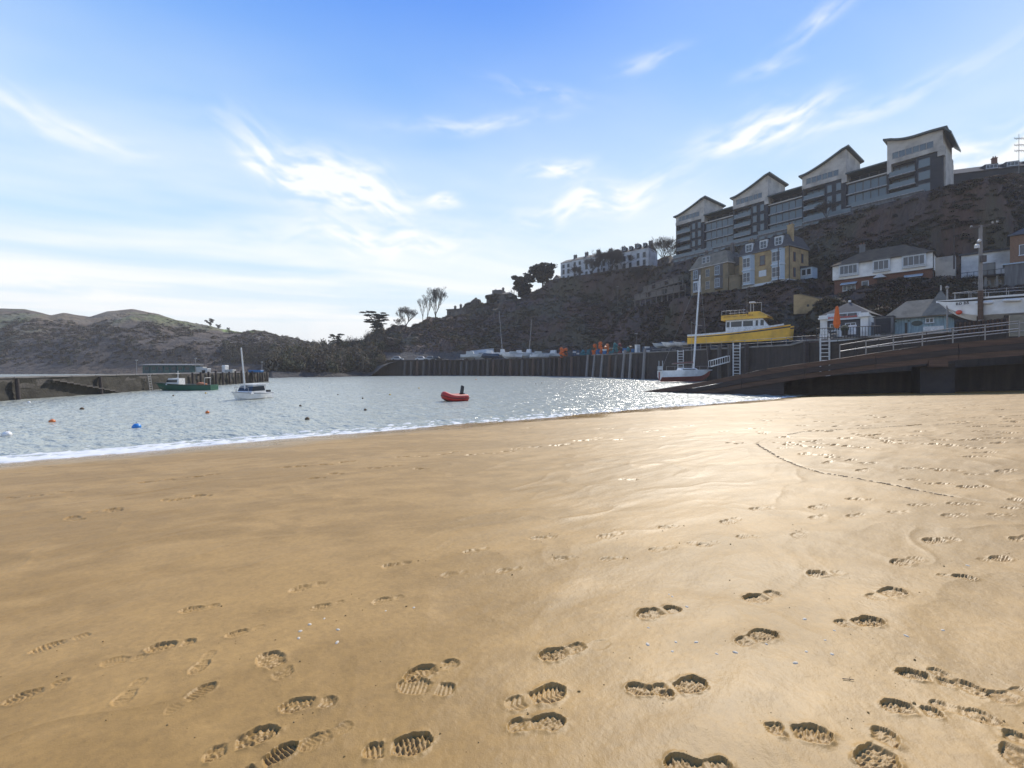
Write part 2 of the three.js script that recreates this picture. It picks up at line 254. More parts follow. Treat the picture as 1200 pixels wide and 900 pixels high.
function sandHeight(x, d, fine = true) {
  let h = beachPlane(x, d);
  const a = along(x, d), s = across(x, d), wx = pfbm(x * .35 + 5, d * .35, 3) * 1.8;
  h += (pfbm(x * .16, d * .16, 3) - .5) * .10 * sstep(2, 12, d);
  h += (pridged(x * .22 + wx * .4, d * .75 + wx, 3) - .6) * .024 * (1 - .5 * sstep(8, 25, d));          // low swash ridges
  h += Math.pow(pridged(x * .42 + wx * .5 + 8, d * .55 - x * .25 + wx + 3, 3), 8) * .009;               // edges left by the last wash
  h += (pfbm(a * .5 + 3, s * 2.2, 3) - .5) * .018;
  if (fine) { h += (vnoise(x * 26, d * 26) - .5) * .0012 + (vnoise(x * 9 + 4, d * 9) - .5) * .002; h += printHeight(x, d) + dragHeight(x, d); }
  return h;
}
{
  // sand colour: damp, drier and shelly patches; roughness falls on the wet sand by the water
  const D0 = 1.25, NR = 1040, T = 1.46, NC = 880, rowD = (j) => j < 410 ? D0 * Math.exp(.0025 * j) : D0 * Math.exp(.0025 * 410) * Math.exp(.0045 * (j - 410));
  const g = gridMesh(NC, NR, (i, j) => { const d = rowD(j), x = (-T + 2 * T * i / NC) * d; return [x, sandHeight(x, d), -d]; }, (v) => across(v[0], -v[2]) < SHORE + 5);
  const p = g.attributes.position, c = new Float32Array(p.count * 3);
  const paint = (p, c) => {
    for (let i = 0; i < p.count; i++) {
      const x = p.getX(i), d = -p.getZ(i), n = pfbm(x * .25 + 2, d * .6 + 7, 4), m = pfbm(x * 1.7, d * 2.4 + 3, 3), f = vnoise(x * 31, d * 31), w = sstep(.42, .62, n + (m - .5) * .35);
      const k = .9 + .16 * (m - .5) + .16 * (f - .5) + .10 * (hsh(Math.round(x * 333), Math.round(d * 333)) - .5);
      c[i * 3] = mix(.306, .362, w) * k; c[i * 3 + 1] = mix(.175, .212, w) * k; c[i * 3 + 2] = mix(.043, .060, w) * k;
    }
  };
  paint(p, c); g.setAttribute('color', new THREE.BufferAttribute(c, 3));
  const n = 512, fine = tileNoise(n, 64, 3, 9), coarse = tileNoise(n, 8, 4, 10);
  const bump = tex(n, (i, j) => byte(.62 * fine[j * n + i] + .25 * coarse[j * n + i] + .25 * hsh(i * 3, j * 5))); bump.repeat.set(1 / 1.3, 1 / 1.3);
  const SZ = 120, X0 = -50, rn = 1024;
  const rough = tex(rn, (i, j) => { const x = X0 + (i + .5) / rn * SZ, d = -10 + (j + .5) / rn * SZ, s = across(x, d) + (pfbm(along(x, d) * .35, across(x, d) * .5, 4) - .5) * 3.2; return byte(mix(.53 + .10 * pfbm(x * .8, d * 1.6, 3) - .075 * sstep(.2, .8, Math.exp(-Math.pow((x - 6) / 8, 2) - Math.pow((d - 11) / 7, 2)) + (pfbm(x * .35 + 6, d * .5, 4) - .5) * .9), .14, sstep(SHORE - 3.6, SHORE - .6, s))); });
  rough.wrapS = rough.wrapT = THREE.ClampToEdgeWrapping; rough.repeat.set(1 / SZ, 1 / SZ); rough.offset.set(-X0 / SZ, 10 / SZ);
  const m = new THREE.MeshStandardMaterial({ color: 0xffffff, vertexColors: true, roughness: 1, roughnessMap: rough, bumpMap: bump, bumpScale: .0028 }); m.name = 'damp_sand';
  struct(put('beach', g, m), 'wet golden sand beach covered in shoe prints');
  // the same sand to the sides and behind the camera
  const coarseSheet = (cols, rows, fn) => { const q = gridMesh(cols, rows, fn), pc = new Float32Array(q.attributes.position.count * 3); paint(q.attributes.position, pc); q.setAttribute('color', new THREE.BufferAttribute(pc, 3)); return q; };
  const parts = [coarseSheet(120, 80, (i, j) => { const x = -60 + i, d = D0 + .02 - j * .8; return [x, sandHeight(x, d, false) - (j ? 0 : .03), -d]; })];
  for (const s of [-1, 1]) parts.push(coarseSheet(60, 120, (i, j) => { const d = D0 * Math.exp(.033 * j), x = s * (T * d * .998 + i * i * .028); return [x, Math.min(sandHeight(x, d, false), 3) - (i ? 0 : .02), -d]; }));
  const pos = [], nor = [], uv = [], col = [], idx = []; let b = 0;
  for (const q of parts) { pos.push(...q.attributes.position.array); nor.push(...q.attributes.normal.array); uv.push(...q.attributes.uv.array); col.push(...q.attributes.color.array); for (const k of q.index.array) idx.push(k + b); b += q.attributes.position.count; }
  const e = new THREE.BufferGeometry(); e.setAttribute('position', new THREE.Float32BufferAttribute(pos, 3)); e.setAttribute('normal', new THREE.Float32BufferAttribute(nor, 3)); e.setAttribute('uv', new THREE.Float32BufferAttribute(uv, 2)); e.setAttribute('color', new THREE.Float32BufferAttribute(col, 3)); e.setIndex(idx);
  struct(put('upper_beach', e, m), 'smooth sand behind and beside the walked beach');
}
// ---------- the sea ----------
function waveHeight(x, d) {
  const a = along(x, d), s = across(x, d) - SHORE; if (s < -3) return 0;
  const near = sstep(-.6, 2.5, s);
  let h = (fbm(a * .28 + 40, s * .8, 3) - .5) * .10 + (fbm(a * .9 + 7, s * 2.4, 3) - .5) * .06 + (fbm(x * 1.4 + 3, d * 3.1, 2) - .5) * .035;
  h *= .35 + .65 * near;
  for (const [c, amp, w] of [[1.0, .035, .35], [2.6, .085, .5], [5.4, .06, .8]]) { const q = s - c - (fbm(a * .13 + c * 9, 2.2, 3) - .5) * 2.2, g = Math.exp(-q * q / (w * w)); h += amp * g * sstep(.32, .6, fbm(a * .11 + c * 31, 8.8, 2)); }
  return h;
}
{
  const D0 = 9.5, RATE = .0078, NR = 490, T = 1.9, NC = 480;
  const g = gridMesh(NC, NR, (i, j) => { const d = D0 * Math.exp(RATE * j), x = (-T + 2 * T * i / NC) * d; return [x, WATER + waveHeight(x, d), -d]; }, (v) => across(v[0], -v[2]) > SHORE - 2);
  const n = 512, A = tileNoise(n, 10, 4, 21, 1.7), B = tileNoise(n, 22, 4, 22, 1.8);
  const bump = tex(n, (i, j) => byte(.6 * A[j * n + i] + .4 * B[j * n + i])); bump.repeat.set(1 / 9, 1 / 9); bump.rotation = -.5;
  const m = new THREE.MeshPhysicalMaterial({ roughness: .22, ior: 1.33, bumpMap: bump, bumpScale: .34 }); m.color.setRGB(.35, .37, .325); m.name = 'harbour_water';
  struct(put('sea', g, m), 'pale grey-green harbour water rippled by wind');
  const bed = gridMesh(40, 40, (i, j) => { const x = -900 + i * 45, d = -300 + j * 45; return [x, -4.5, -d]; });
  struct(put('ground', bed, mat([.12, .10, .07], { tex: 'blotch', size: 30 })), 'ground sheet beneath sea and hills');
}
{ // foam of the last small waves along the edge
  const A0 = -42, A1 = 46, res = .06, NC = Math.round((A1 - A0) / res), NR = 72;
  const g = gridMesh(NC, NR, (i, j) => {
    const a = A0 + i * res, c = -.55 + j * .055, edge = (fbm(a * .22 + 5, 1.5, 4) - .5) * .9, s = SHORE + c;
    const x = ND * a + NX * s, d = -NX * a + ND * s;
    const left = 1.15 - .5 * sstep(-6, 10, a), w1 = Math.exp(-Math.pow((c - .05 - edge * .5) / .26, 2)) * 1.25, w2 = Math.exp(-Math.pow((c - .62 - edge) / .3, 2)) * .95, w3 = Math.exp(-Math.pow((c - 1.35 - edge * 1.6) / .26, 2)) * .75 + (1 - sstep(-14, 2, a)) * (Math.exp(-Math.pow((c - 2.0 - edge * 2) / .3, 2)) * .72 + Math.exp(-Math.pow((c - 2.8 - edge * 2.4) / .2, 2)) * .6);
    const m = (w1 + w2 + w3) * left * (.35 + 1.1 * fbm(a * 1.1, c * 3.1, 3)) - .66 + (pfbm(a * 2.2, c * 4.5, 4) - .5) * 1.9;
    const base = Math.max(WATER + waveHeight(x, d), beachPlane(x, d) - .02 + (pfbm(x * .16, d * .16, 3) - .5) * .10 + (pfbm(a * .5 + 3, s * 2.2, 3) - .5) * .018);
    return [x, base + clamp(m * .09, -.06, .035) + .004 * vnoise(a * 40, c * 40), -d];
  });
  const m = mat([.66, .66, .64], { rough: .9, name: 'foam' });
  struct(put('sea_foam', g, m), 'white foam along the water edge', 'stuff');
}
const pads = [];   // ground levelled round each building: [x, d, radius, height]
// ---------- the hills ----------
// each column: a place across the view (px), then distance and height (a row of the photograph at that distance, or a height in metres with 'm')
const Y = (d, py) => [d, yOf(py, d)];
const cliffCols = [
  [250, [[120, -3], [330, -3.2]]],
  [311, [[110, -3], [300, -3.2]]],
  [318, [[108, -3], [116, -.4], Y(128, 430), Y(160, 420), Y(210, 411), [300, 3]]],
  [380, [[118, -3], [124, .4], Y(135, 427), Y(165, 416), Y(200, 409), [300, 3]]],
  [430, [[132, -3], [137, 1], Y(146, 424), Y(165, 412), Y(188, 405), [280, 4]]],
  [470, [[140, 3.6], [150, 3.7], Y(156, 416), Y(170, 400), Y(186, 389), [280, 6]]],
  [520, [[141, 3.7], [151, 3.7], Y(158, 410), Y(172, 388), Y(190, 367), [280, 14]]],
  [560, [[142, 3.7], [152, 3.8], Y(160, 404), Y(178, 376), Y(197, 353), [280, 24]]],
  [620, [[141, 3.8], [153, 4], Y(160, 400), Y(178, 362), Y(200, 344), [280, 32]]],
  [660, [[134, 4.2], [150, 4.4], Y(156, 400), Y(174, 352), Y(197, 331), [280, 36]]],
  [700, [[quayD(700) + .6, Q], [146, Q], Y(153, 398), Y(168, 345), Y(176, 337), Y(195, 313), [280, 42]]],
  [750, [[quayD(750) + .6, Q], [127, Q], Y(134, 394), Y(147, 354), Y(156, 346), Y(176, 310), Y(190, 304), [280, 46]]],
  [800, [[quayD(800) + .6, Q], [109, Q], Y(114, 390), Y(121, 354), Y(132, 344), Y(150, 304), Y(165, 301), [280, 46]]],
  [860, [[quayD(860) + .6, Q], [95, Q], Y(99, 384), Y(105, 344), Y(118, 336), Y(136, 291), Y(150, 288), [280, 44]]],
  [920, [[quayD(920) + .6, Q], [84, Q + .2], Y(88, 376), Y(93, 340), Y(108, 332), Y(124, 276), Y(140, 274), [280, 43]]],
  [975, [[quayD(975) + .6, Q], [67, 6.2], [74, 6.6], Y(81, 352), Y(88, 337), Y(97, 330), Y(115, 262), Y(130, 258), [280, 44]]],
  [1040, [[quayD(1040) + .6, 5.4], [58, 6.2], [67, 6.9], Y(74, 345), Y(80, 332), Y(91, 322), Y(107, 238), Y(125, 232), [280, 46]]],
  [1105, [[quayD(1105) + .6, 5.6], [54, 6.2], [62, 6.9], Y(68, 346), Y(74, 330), Y(86, 318), Y(101, 216), Y(118, 210), [280, 46]]],
  [1160, [[quayD(1160) + .6, 5.6], [50, 6.2], [59, 6.9], Y(65, 350), Y(71, 336), Y(84, 322), Y(101, 216), Y(118, 212), [280, 46]]],
  [1220, [[quayD(1220) + .6, 5.6], [48, 6.2], [57, 6.9], Y(63, 352), Y(69, 338), Y(83, 322), Y(101, 208), Y(118, 204), [280, 48]]],
  [1400, [[quayD(1400) + .6, 5.6], [40, 6.2], [49, 7], [56, 14], [70, 22], [86, 44], [110, 52], [280, 60]]],
  [1800, [[quayD(1800) + .6, 5.6], [33, 6.2], [40, 7], [48, 15], [60, 26], [76, 48], [110, 58], [280, 60]]],
  [2600, [[quayD(2600) + .6, 5.6], [22, 6.2], [30, 7], [40, 16], [52, 28], [70, 50], [110, 60], [280, 60]]]];
const headCols = [];
for (const [px, py] of [[-900, 380], [-400, 374], [-250, 366], [-120, 371], [0, 362], [30, 362], [60, 369], [75, 366], [105, 371], [125, 365], [155, 362.5], [185, 367], [205, 374], [240, 381], [260, 387], [285, 389], [297, 386], [310, 388], [335, 397], [352, 402], [400, 410], [470, 424], [560, 432]])
  headCols.push([px, [[165, -4], [176, 1.5], Y(196, mix(427, py, .40)), Y(226, mix(426, py, .74)), Y(262, mix(424, py, .89)), Y(300, py), [430, 8]]]);
function colHeight(cols, px, d) {
  let k = 1; while (k < cols.length - 1 && cols[k][0] < px) k++;
  const a = cols[k - 1], b = cols[k], t = clamp((px - a[0]) / (b[0] - a[0])); return mix(lerpList(a[1], d), lerpList(b[1], d), t);
}
const colEdge = (cols, px, last) => { let k = 1; while (k < cols.length - 1 && cols[k][0] < px) k++; const a = cols[k - 1], b = cols[k], f = (c) => last ? c[1][c[1].length - 1][0] : c[1][0][0]; return mix(f(a), f(b), clamp((px - a[0]) / (b[0] - a[0]))); };
function padded(h, x, d) { let w = 0, y = 0, m = 0; for (const [px, pd, r, py] of pads) { const q = Math.hypot(x - px, d - pd); if (q < r * 1.9) { const k = 1 - sstep(r, r * 1.9, q); w += k; y += k * py; if (k > m) m = k; } } return w > 0 ? mix(h, y / w, m) : h; }
function cliffY(x, d) { return padded(cliffRaw(x, d), x, d); }
function cliffRaw(x, d) {
  const px = 600 + FOC * x / d, e = .05 * d; let h = 0;   // eased over a few metres each way
  h = .5 * colHeight(cliffCols, px, d) + .25 * colHeight(cliffCols, px, d - e * .5) + .25 * colHeight(cliffCols, px, d + e * .5);
  const yard = colHeight(cliffCols, px, d), on = sstep(6.5, 11, yard);
  if (yard < 6.95 && px > 440) return yard;
  return h + on * ((fbm(x * .09 + 3, d * .09, 5) - .5) * 7 + (ridged(x * .05 + h * .06, d * .03 + 9, 3) - .55) * 3.5 + (fbm(x * .5, d * .5, 3) - .5) * 1.2);
}
function headY(x, d) { const px = 600 + FOC * x / d, h = colHeight(headCols, px, d), on = sstep(1.5, 8, h); return h + on * ((fbm(x * .033 + 9, d * .033, 5) - .5) * 7 * (1 - .75 * sstep(262, 300, d)) + (ridged(x * .03, d * .018, 3) - .55) * 5 * (1 - sstep(250, 296, d))); }
// ---------- materials ----------
const M = {
  stone: mat([.10, .088, .076], { tex: 'blotch', size: 5, bump: .08, bsize: 2.2, rough: .9, name: 'weathered_stone' }),
  darkStone: mat([.040, .029, .024], { tex: 'streak', size: 6, bump: .10, bsize: 3, rough: .85, name: 'tidal_stone' }),
  weedStone: mat([.028, .024, .016], { tex: 'blotch', size: 4, bump: .08, bsize: 2, rough: .8, name: 'weedy_stone' }),
  coping: mat([.22, .205, .19], { tex: 'blotch', size: 3, rough: .85, name: 'coping_stone' }),
  concrete: mat([.20, .19, .175], { tex: 'blotch', size: 4, rough: .85, name: 'concrete' }),
  timber: mat([.115, .068, .046], { tex: 'grain', size: 2.5, bump: .02, rough: .85, name: 'tarred_timber' }),
  timberDark: mat([.050, .036, .032], { tex: 'grain', size: 2.5, bump: .02, rough: .8, name: 'wet_timber' }),
  piling: mat([.11, .095, .085], { tex: 'streak', size: 2, bump: .03, rough: .85, name: 'piling_timber' }),
  pilingPale: mat([.27, .25, .235], { tex: 'streak', size: 2, bump: .03, rough: .8, name: 'bleached_timber' }),
  steel: mat([.42, .42, .42], { tex: 'speck', size: 1, rough: .45, metal: .6, name: 'galvanised_steel' }),
  rail: mat([.30, .29, .28], { tex: 'speck', size: 1, rough: .5, metal: .3, name: 'painted_rail' }),
  white: mat([.74, .74, .73], { tex: 'speck', size: 3, rough: .4, name: 'white_paint' }),
  gel: mat([.76, .77, .77], { tex: 'blotch', size: 7, rough: .25, physical: { clearcoat: .5, clearcoatRoughness: .2 }, name: 'white_gelcoat' }),
  greyGel: mat([.45, .48, .50], { tex: 'blotch', size: 4, rough: .35, name: 'grey_gelcoat' }),
  yellow: mat([.80, .42, .006], { tex: 'blotch', size: 7, rough: .3, physical: { clearcoat: .4, clearcoatRoughness: .25 }, name: 'yellow_paint' }),
  green: mat([.012, .105, .062], { tex: 'blotch', size: 5, rough: .4, name: 'green_paint' }),
  red: mat([.50, .03, .02], { tex: 'blotch', size: 2, rough: .5, name: 'red_hypalon' }),
  antifoul: mat([.28, .07, .055], { tex: 'blotch', size: 3, rough: .75, name: 'red_antifoul' }),
  blueFoul: mat([.05, .09, .16], { tex: 'blotch', size: 3, rough: .75, name: 'blue_antifoul' }),
  black: mat([.02, .02, .022], { rough: .5, tex: 'speck', size: 1, name: 'black_rubber' }),
  darkGlass: mat([.025, .032, .040], { rough: .06, name: 'dark_glass', physical: { specularIntensity: 1 } }),
  houseGlass: mat([.05, .065, .085], { rough: .08, name: 'window_glass', physical: { specularIntensity: 1 } }),
  orange: mat([.75, .14, .01], { tex: 'speck', size: .8, rough: .75, name: 'orange_plastic' }),
  blue: mat([.03, .16, .38], { tex: 'speck', size: .8, rough: .6, name: 'blue_plastic' }),
  buoyBlue: mat([.02, .22, .62], { rough: .4, tex: 'blotch', size: 1, name: 'buoy_blue' }),
  buoyOrange: mat([.62, .16, .03], { rough: .45, tex: 'blotch', size: 1, name: 'buoy_orange' }),
  buoyDark: mat([.10, .06, .025], { rough: .7, tex: 'blotch', size: 1, name: 'buoy_weed' }),
  buoyYellow: mat([.66, .42, .06], { rough: .5, tex: 'blotch', size: 1, name: 'buoy_yellow' }),
  tealNet: mat([.05, .20, .22], { tex: 'speck', size: .7, rough: .9, name: 'teal_net' }),
  tarp: mat([.44, .45, .43], { tex: 'blotch', size: 5, rough: .7, name: 'canvas' }),
  slate: mat([.080, .080, .086], { tex: 'grain', size: 2, rough: .92, bump: .015, name: 'roof_slate' }),
  felt: mat([.15, .14, .11], { tex: 'blotch', size: 2.5, rough: .9, bump: .02, name: 'roof_felt' }),
};
const hideGroup = 'small boats laid up on the far quay';

// ---------- boats ----------
// bow towards +x, keel at y = 0; returns the parts of a hull as geometries
function hull({ L, B, H, bow = 2.2, stern = .84, keel: kr = .55, rise = .3, dead = .22, chine = .38, rake = .1, n = 22, flare = .8 }) {
  const st = []; for (let i = 0; i <= n; i++) {
    const u = i / n, f = mix(stern, 1, sstep(0, .45, u)) * (1 - Math.pow(clamp((u - .42) / .58), bow)), b = Math.max(B / 2 * f, .015), sheer = H * (1 + rise * u * u * .9), ky = H * (dead * .2 + kr * Math.pow(clamp((u - .72) / .28), 2.2)), x = -L / 2 + u * L;
    const cy = Math.min(ky + H * chine * (1 + .3 * u), sheer * .9); st.push({ x, rx: rake * L * Math.pow(u, 6), b, bc: b * mix(.95, flare, u), sheer, ky, cy });
  }
  const strip = (f, g) => { const pts = [], fc = []; for (const s of [1, -1]) for (let i = 0; i <= n; i++) { const [ax, ay, az] = f(st[i], s), [bx2, by, bz] = g(st[i], s); pts.push([ax, ay, az], [bx2, by, bz]); } for (let s = 0; s < 2; s++) for (let i = 0; i < n; i++) { const o = s * (n + 1) * 2 + i * 2; fc.push(s ? [o, o + 1, o + 3, o + 2] : [o, o + 2, o + 3, o + 1]); } return tri(pts, fc); };
  const keel = (q) => [q.x, q.ky, 0], ch = (q, s) => [q.x + q.rx * .45, q.cy, s * q.bc], gw = (q, s) => [q.x + q.rx, q.sheer, s * q.b], gi = (q, s) => [q.x + q.rx * .97, q.sheer, s * q.b * .9], dk = (q, s) => [q.x + q.rx * .97, q.sheer - H * .1, s * q.b * .9], mid = (q) => [q.x + q.rx * .97, q.sheer - H * .06, 0], band = (q, s) => { const a = ch(q, s), b = gw(q, s); return a.map((v, k) => mix(v, b[k], .80) + (k === 2 ? s * .012 : 0)); }, band2 = (q, s) => { const a = ch(q, s), b = gw(q, s); return a.map((v, k) => mix(v, b[k], .90) + (k === 2 ? s * .012 : 0)); };
  const s0 = st[0];
  return { bottom: strip(keel, ch), side: [strip(ch, gw), tri([keel(s0), ch(s0, 1), gw(s0, 1), gw(s0, -1), ch(s0, -1)], [[0, 1, 2, 3, 4]])], deck: [strip(gw, gi), strip(gi, dk), strip(dk, mid)], stripe: strip(band, band2), st };
}
const canopyBox = (x0, x1, y0, y1, w0, w1, rx0 = 0, rx1 = 0) => tri([[x0, y0, -w0], [x1, y0, -w0], [x1, y0, w0], [x0, y0, w0], [x0 + rx0, y1, -w1], [x1 - rx1, y1, -w1], [x1 - rx1, y1, w1], [x0 + rx0, y1, w1]], [[0, 1, 5, 4], [1, 2, 6, 5], [2, 3, 7, 6], [3, 0, 4, 7], [4, 5, 6, 7], [3, 2, 1, 0]]);
const faceWindow = (o, x0, x1, y0, y1, z) => { const f = obj('window', [bx(x0 - .04, x1 + .04, y1, y1 + .04, z - .01, z + .025), bx(x0 - .04, x1 + .04, y0 - .04, y0, z - .01, z + .025), bx(x0 - .04, x0, y0, y1, z - .01, z + .025), bx(x1, x1 + .04, y0, y1, z - .01, z + .025)], M.white, o); obj('pane', bx(x0, x1, y0, y1, z - .02, z + .012), M.darkGlass, f); return f; };
{ // white motor cruiser at its mooring
  const d = 38.5, p = P(295, 468, d), o = thing('motor_boat', 'white cabin motor boat with a leaning mast, afloat on the harbour', 'boat', [p.x, WATER - .34, p.z], R(-96)); o.scale.setScalar(.88);
  const h = hull({ L: 4.6, B: 1.85, H: 1.0, rise: .35 });
  obj('hull', [h.side, h.bottom], M.gel, o); obj('deck', h.deck, M.gel, o); obj('stripe', h.stripe, mat([.22, .23, .25], { rough: .4, name: 'grey_stripe' }), o);
  const c = obj('cabin', canopyBox(-1.1, 1.15, .95, 1.86, .80, .68, .12, .5), M.gel, o);
  obj('window', [canopyBox(-.95, .98, 1.26, 1.72, .785, .715, .06, .25)], M.darkGlass, c);
  obj('cabin_roof', [slab([[-1.5, -.78], [.78, -.72], [.78, .72], [-1.5, .78]], 1.86, 1.94)], M.white, o);
  for (const x of [-1.25]) for (const z of [-.58, .58]) obj('roof_post', bar([x, .95, z], [x, 1.87, z], .025), M.steel, o);
  obj('pulpit_rail', [bar([2.35, 1.75, 0], [1.3, 1.6, .62], .02), bar([2.35, 1.75, 0], [1.3, 1.6, -.62], .02), bar([1.3, 1.1, .66], [1.3, 1.6, .62], .02), bar([1.3, 1.1, -.66], [1.3, 1.6, -.62], .02), bar([2.2, 1.2, 0], [2.35, 1.75, 0], .02)], M.steel, o);
  obj('outboard_motor', [bx(-2.7, -2.32, .75, 1.2, -.16, .16), bx(-2.6, -2.45, -.1, .75, -.06, .06)], M.black, o);
  for (const x of [-1.3, .5]) obj('fender', ball(x, .72, .97, .14, 1.7), mat([.5, .46, .3], { rough: .6, name: 'old_fender' }), o);
  obj('mast', bar([.75, .95, .1], [1.35, 5.6, .1], .08, .06, 8), M.white, o);
}
{ // red inflatable
  const d = 36.3, p = P(532, 471, d), o = thing('inflatable_boat', 'small red inflatable dinghy with a tilted black outboard motor', 'boat', [p.x, WATER + .02, p.z], R(-142)); o.scale.set(.92, 1.25, 1.1);
  const c = new THREE.CatmullRomCurve3([V(-.98, .2, .5), V(-.3, .2, .52), V(.5, .24, .48), V(.95, .38, .2), V(1.02, .42, 0), V(.95, .38, -.2), V(.5, .24, -.48), V(-.3, .2, -.52), V(-.98, .2, -.5)]);
  obj('tube', [new THREE.TubeGeometry(c, 40, .25, 10), ball(-.98, .2, .5, .25), ball(-.98, .2, -.5, .25)], M.red, o);
  obj('floor', bx(-.9, .7, .08, .14, -.4, .4), M.black, o); obj('transom', bx(-.92, -.84, .1, .5, -.36, .36), M.timberDark, o); obj('thwart', bx(-.1, .15, .28, .34, -.42, .42), M.timberDark, o);
  obj('outboard_motor', [beam([-.85, .45, .05], [-1.02, .98, .12], .2, .26), bar([-.95, .45, .05], [-1.3, .25, .05], .05)], M.black, o);
  obj('rubbing_strake', new THREE.TubeGeometry(new THREE.CatmullRomCurve3(c.points.map((q) => V(q.x * 1.24, q.y, q.z * 1.48))), 40, .025, 5), M.black, o);
}
{ // green fishing boat alongside the far quay
  const d = 53.5, p = P(221, 457, d), o = thing('fishing_boat', 'long green fishing boat with white wheelhouse beside the stone quay', 'boat', [p.x, WATER - .45, p.z + .2], R(187)); o.scale.setScalar(.9);
  const h = hull({ L: 7.0, B: 2.3, H: 1.25, rise: .3 });
  obj('hull', [h.side, h.bottom], M.green, o); obj('deck', h.deck, mat([.16, .17, .16], { rough: .8, tex: 'blotch', name: 'grey_deck' }), o); obj('gunwale', h.stripe, M.timberDark, o);
  const w = obj('wheelhouse', canopyBox(.7, 2.35, 1.25, 2.15, .72, .66, 0, .3), M.white, o); obj('window', canopyBox(.9, 2.25, 1.62, 1.98, .735, .70, 0, .14), M.darkGlass, w);
  obj('mast', [bar([1.2, 2.1, 0], [1.2, 3.2, 0], .04), bar([1.2, 2.8, -.4], [1.2, 2.8, .4], .02)], M.white, o);
  obj('gantry', [bar([-2.6, 1.1, -.7], [-2.6, 2.2, -.7], .05), bar([-2.6, 1.1, .7], [-2.6, 2.2, .7], .05), bar([-2.6, 2.2, -.7], [-2.6, 2.2, .7], .05)], M.steel, o);
  obj('net_pile', [ball(-1.6, 1.35, .2, .5, .5), ball(-2.3, 1.3, -.3, .4, .5)], mat([.4, .16, .08], { rough: .95, tex: 'speck', name: 'orange_net' }), o);
}
{ // grounded sailing yacht by the wall
  const d = 80, p = P(806, 447, d), o = thing('sailing_yacht', 'white sailing yacht with red underside and tall mast, aground by the wall', 'yacht', [p.x - .6, WATER + .05, p.z], R(4));
  const h = hull({ L: 9.6, B: 2.9, H: 2.15, rise: .12, chine: .40, rake: .06, bow: 2, stern: .7 });
  obj('hull', h.side, M.gel, o); obj('hull_bottom', h.bottom, M.antifoul, o); obj('deck', h.deck, M.gel, o);
  const c = obj('coachroof', canopyBox(-1.2, 2.4, 2.2, 2.65, .85, .7, .2, .6), M.gel, o); obj('window', canopyBox(-.8, 1.8, 2.33, 2.5, .84, .79, .1, .2), M.darkGlass, c);
  const a = V(1.7, 2.3, 0), b = V(3.2, 20.2, -.4), at = (k) => a.clone().lerp(b, k);
  const m = obj('mast', bar(a, b, .19, .14, 8), M.white, o); obj('spreader', [bar(at(.47).add(V(-1.5, .5, 1)), at(.47), .06), bar(at(.47), at(.47).add(V(1.6, 0, -1)), .06)], M.pilingPale, m);
  obj('boom', bar([1.7, 3.6, 0], [-2.5, 3.4, .1], .09), M.pilingPale, o); obj('furled_sail', bar([1.6, 3.75, 0], [-2.2, 3.5, .1], .16, .1), mat([.16, .06, .06], { rough: .9, tex: 'speck', name: 'dark_sail' }), o);
  obj('shroud', [bar(b, [4.7, 2.4, 0], .018, .018, 4), bar(b, [-4.5, 2.2, 0], .018, .018, 4), bar(at(.47).add(V(-1.5, .5, 1)), [.8, 2.3, 1.3], .018, .018, 4)], M.steel, o);
  for (let k = 0; k < 6; k++) obj('stanchion', bar([-4 + k * 1.6, 2.2, 1.15 - .12 * Math.max(0, k - 3)], [-4 + k * 1.6, 2.95, 1.15 - .12 * Math.max(0, k - 3)], .025), M.steel, o);
  obj('guard_rail', [bar([-4, 2.95, 1.15], [.8, 2.95, 1.15], .018), bar([.8, 2.95, 1.15], [4, 3, .8], .018)], M.steel, o);
  obj('rudder', bx(-5.0, -4.5, .3, 1.9, -.05, .05), M.antifoul, o);
  obj('stern_gear', [bar([-4.6, 2.2, .8], [-4.6, 4, .8], .06), bar([-4.6, 2.2, -.8], [-4.6, 4, -.8], .06), bx(-5.0, -4.3, 2.3, 3.0, -.5, .2)], M.greyGel, o);
}
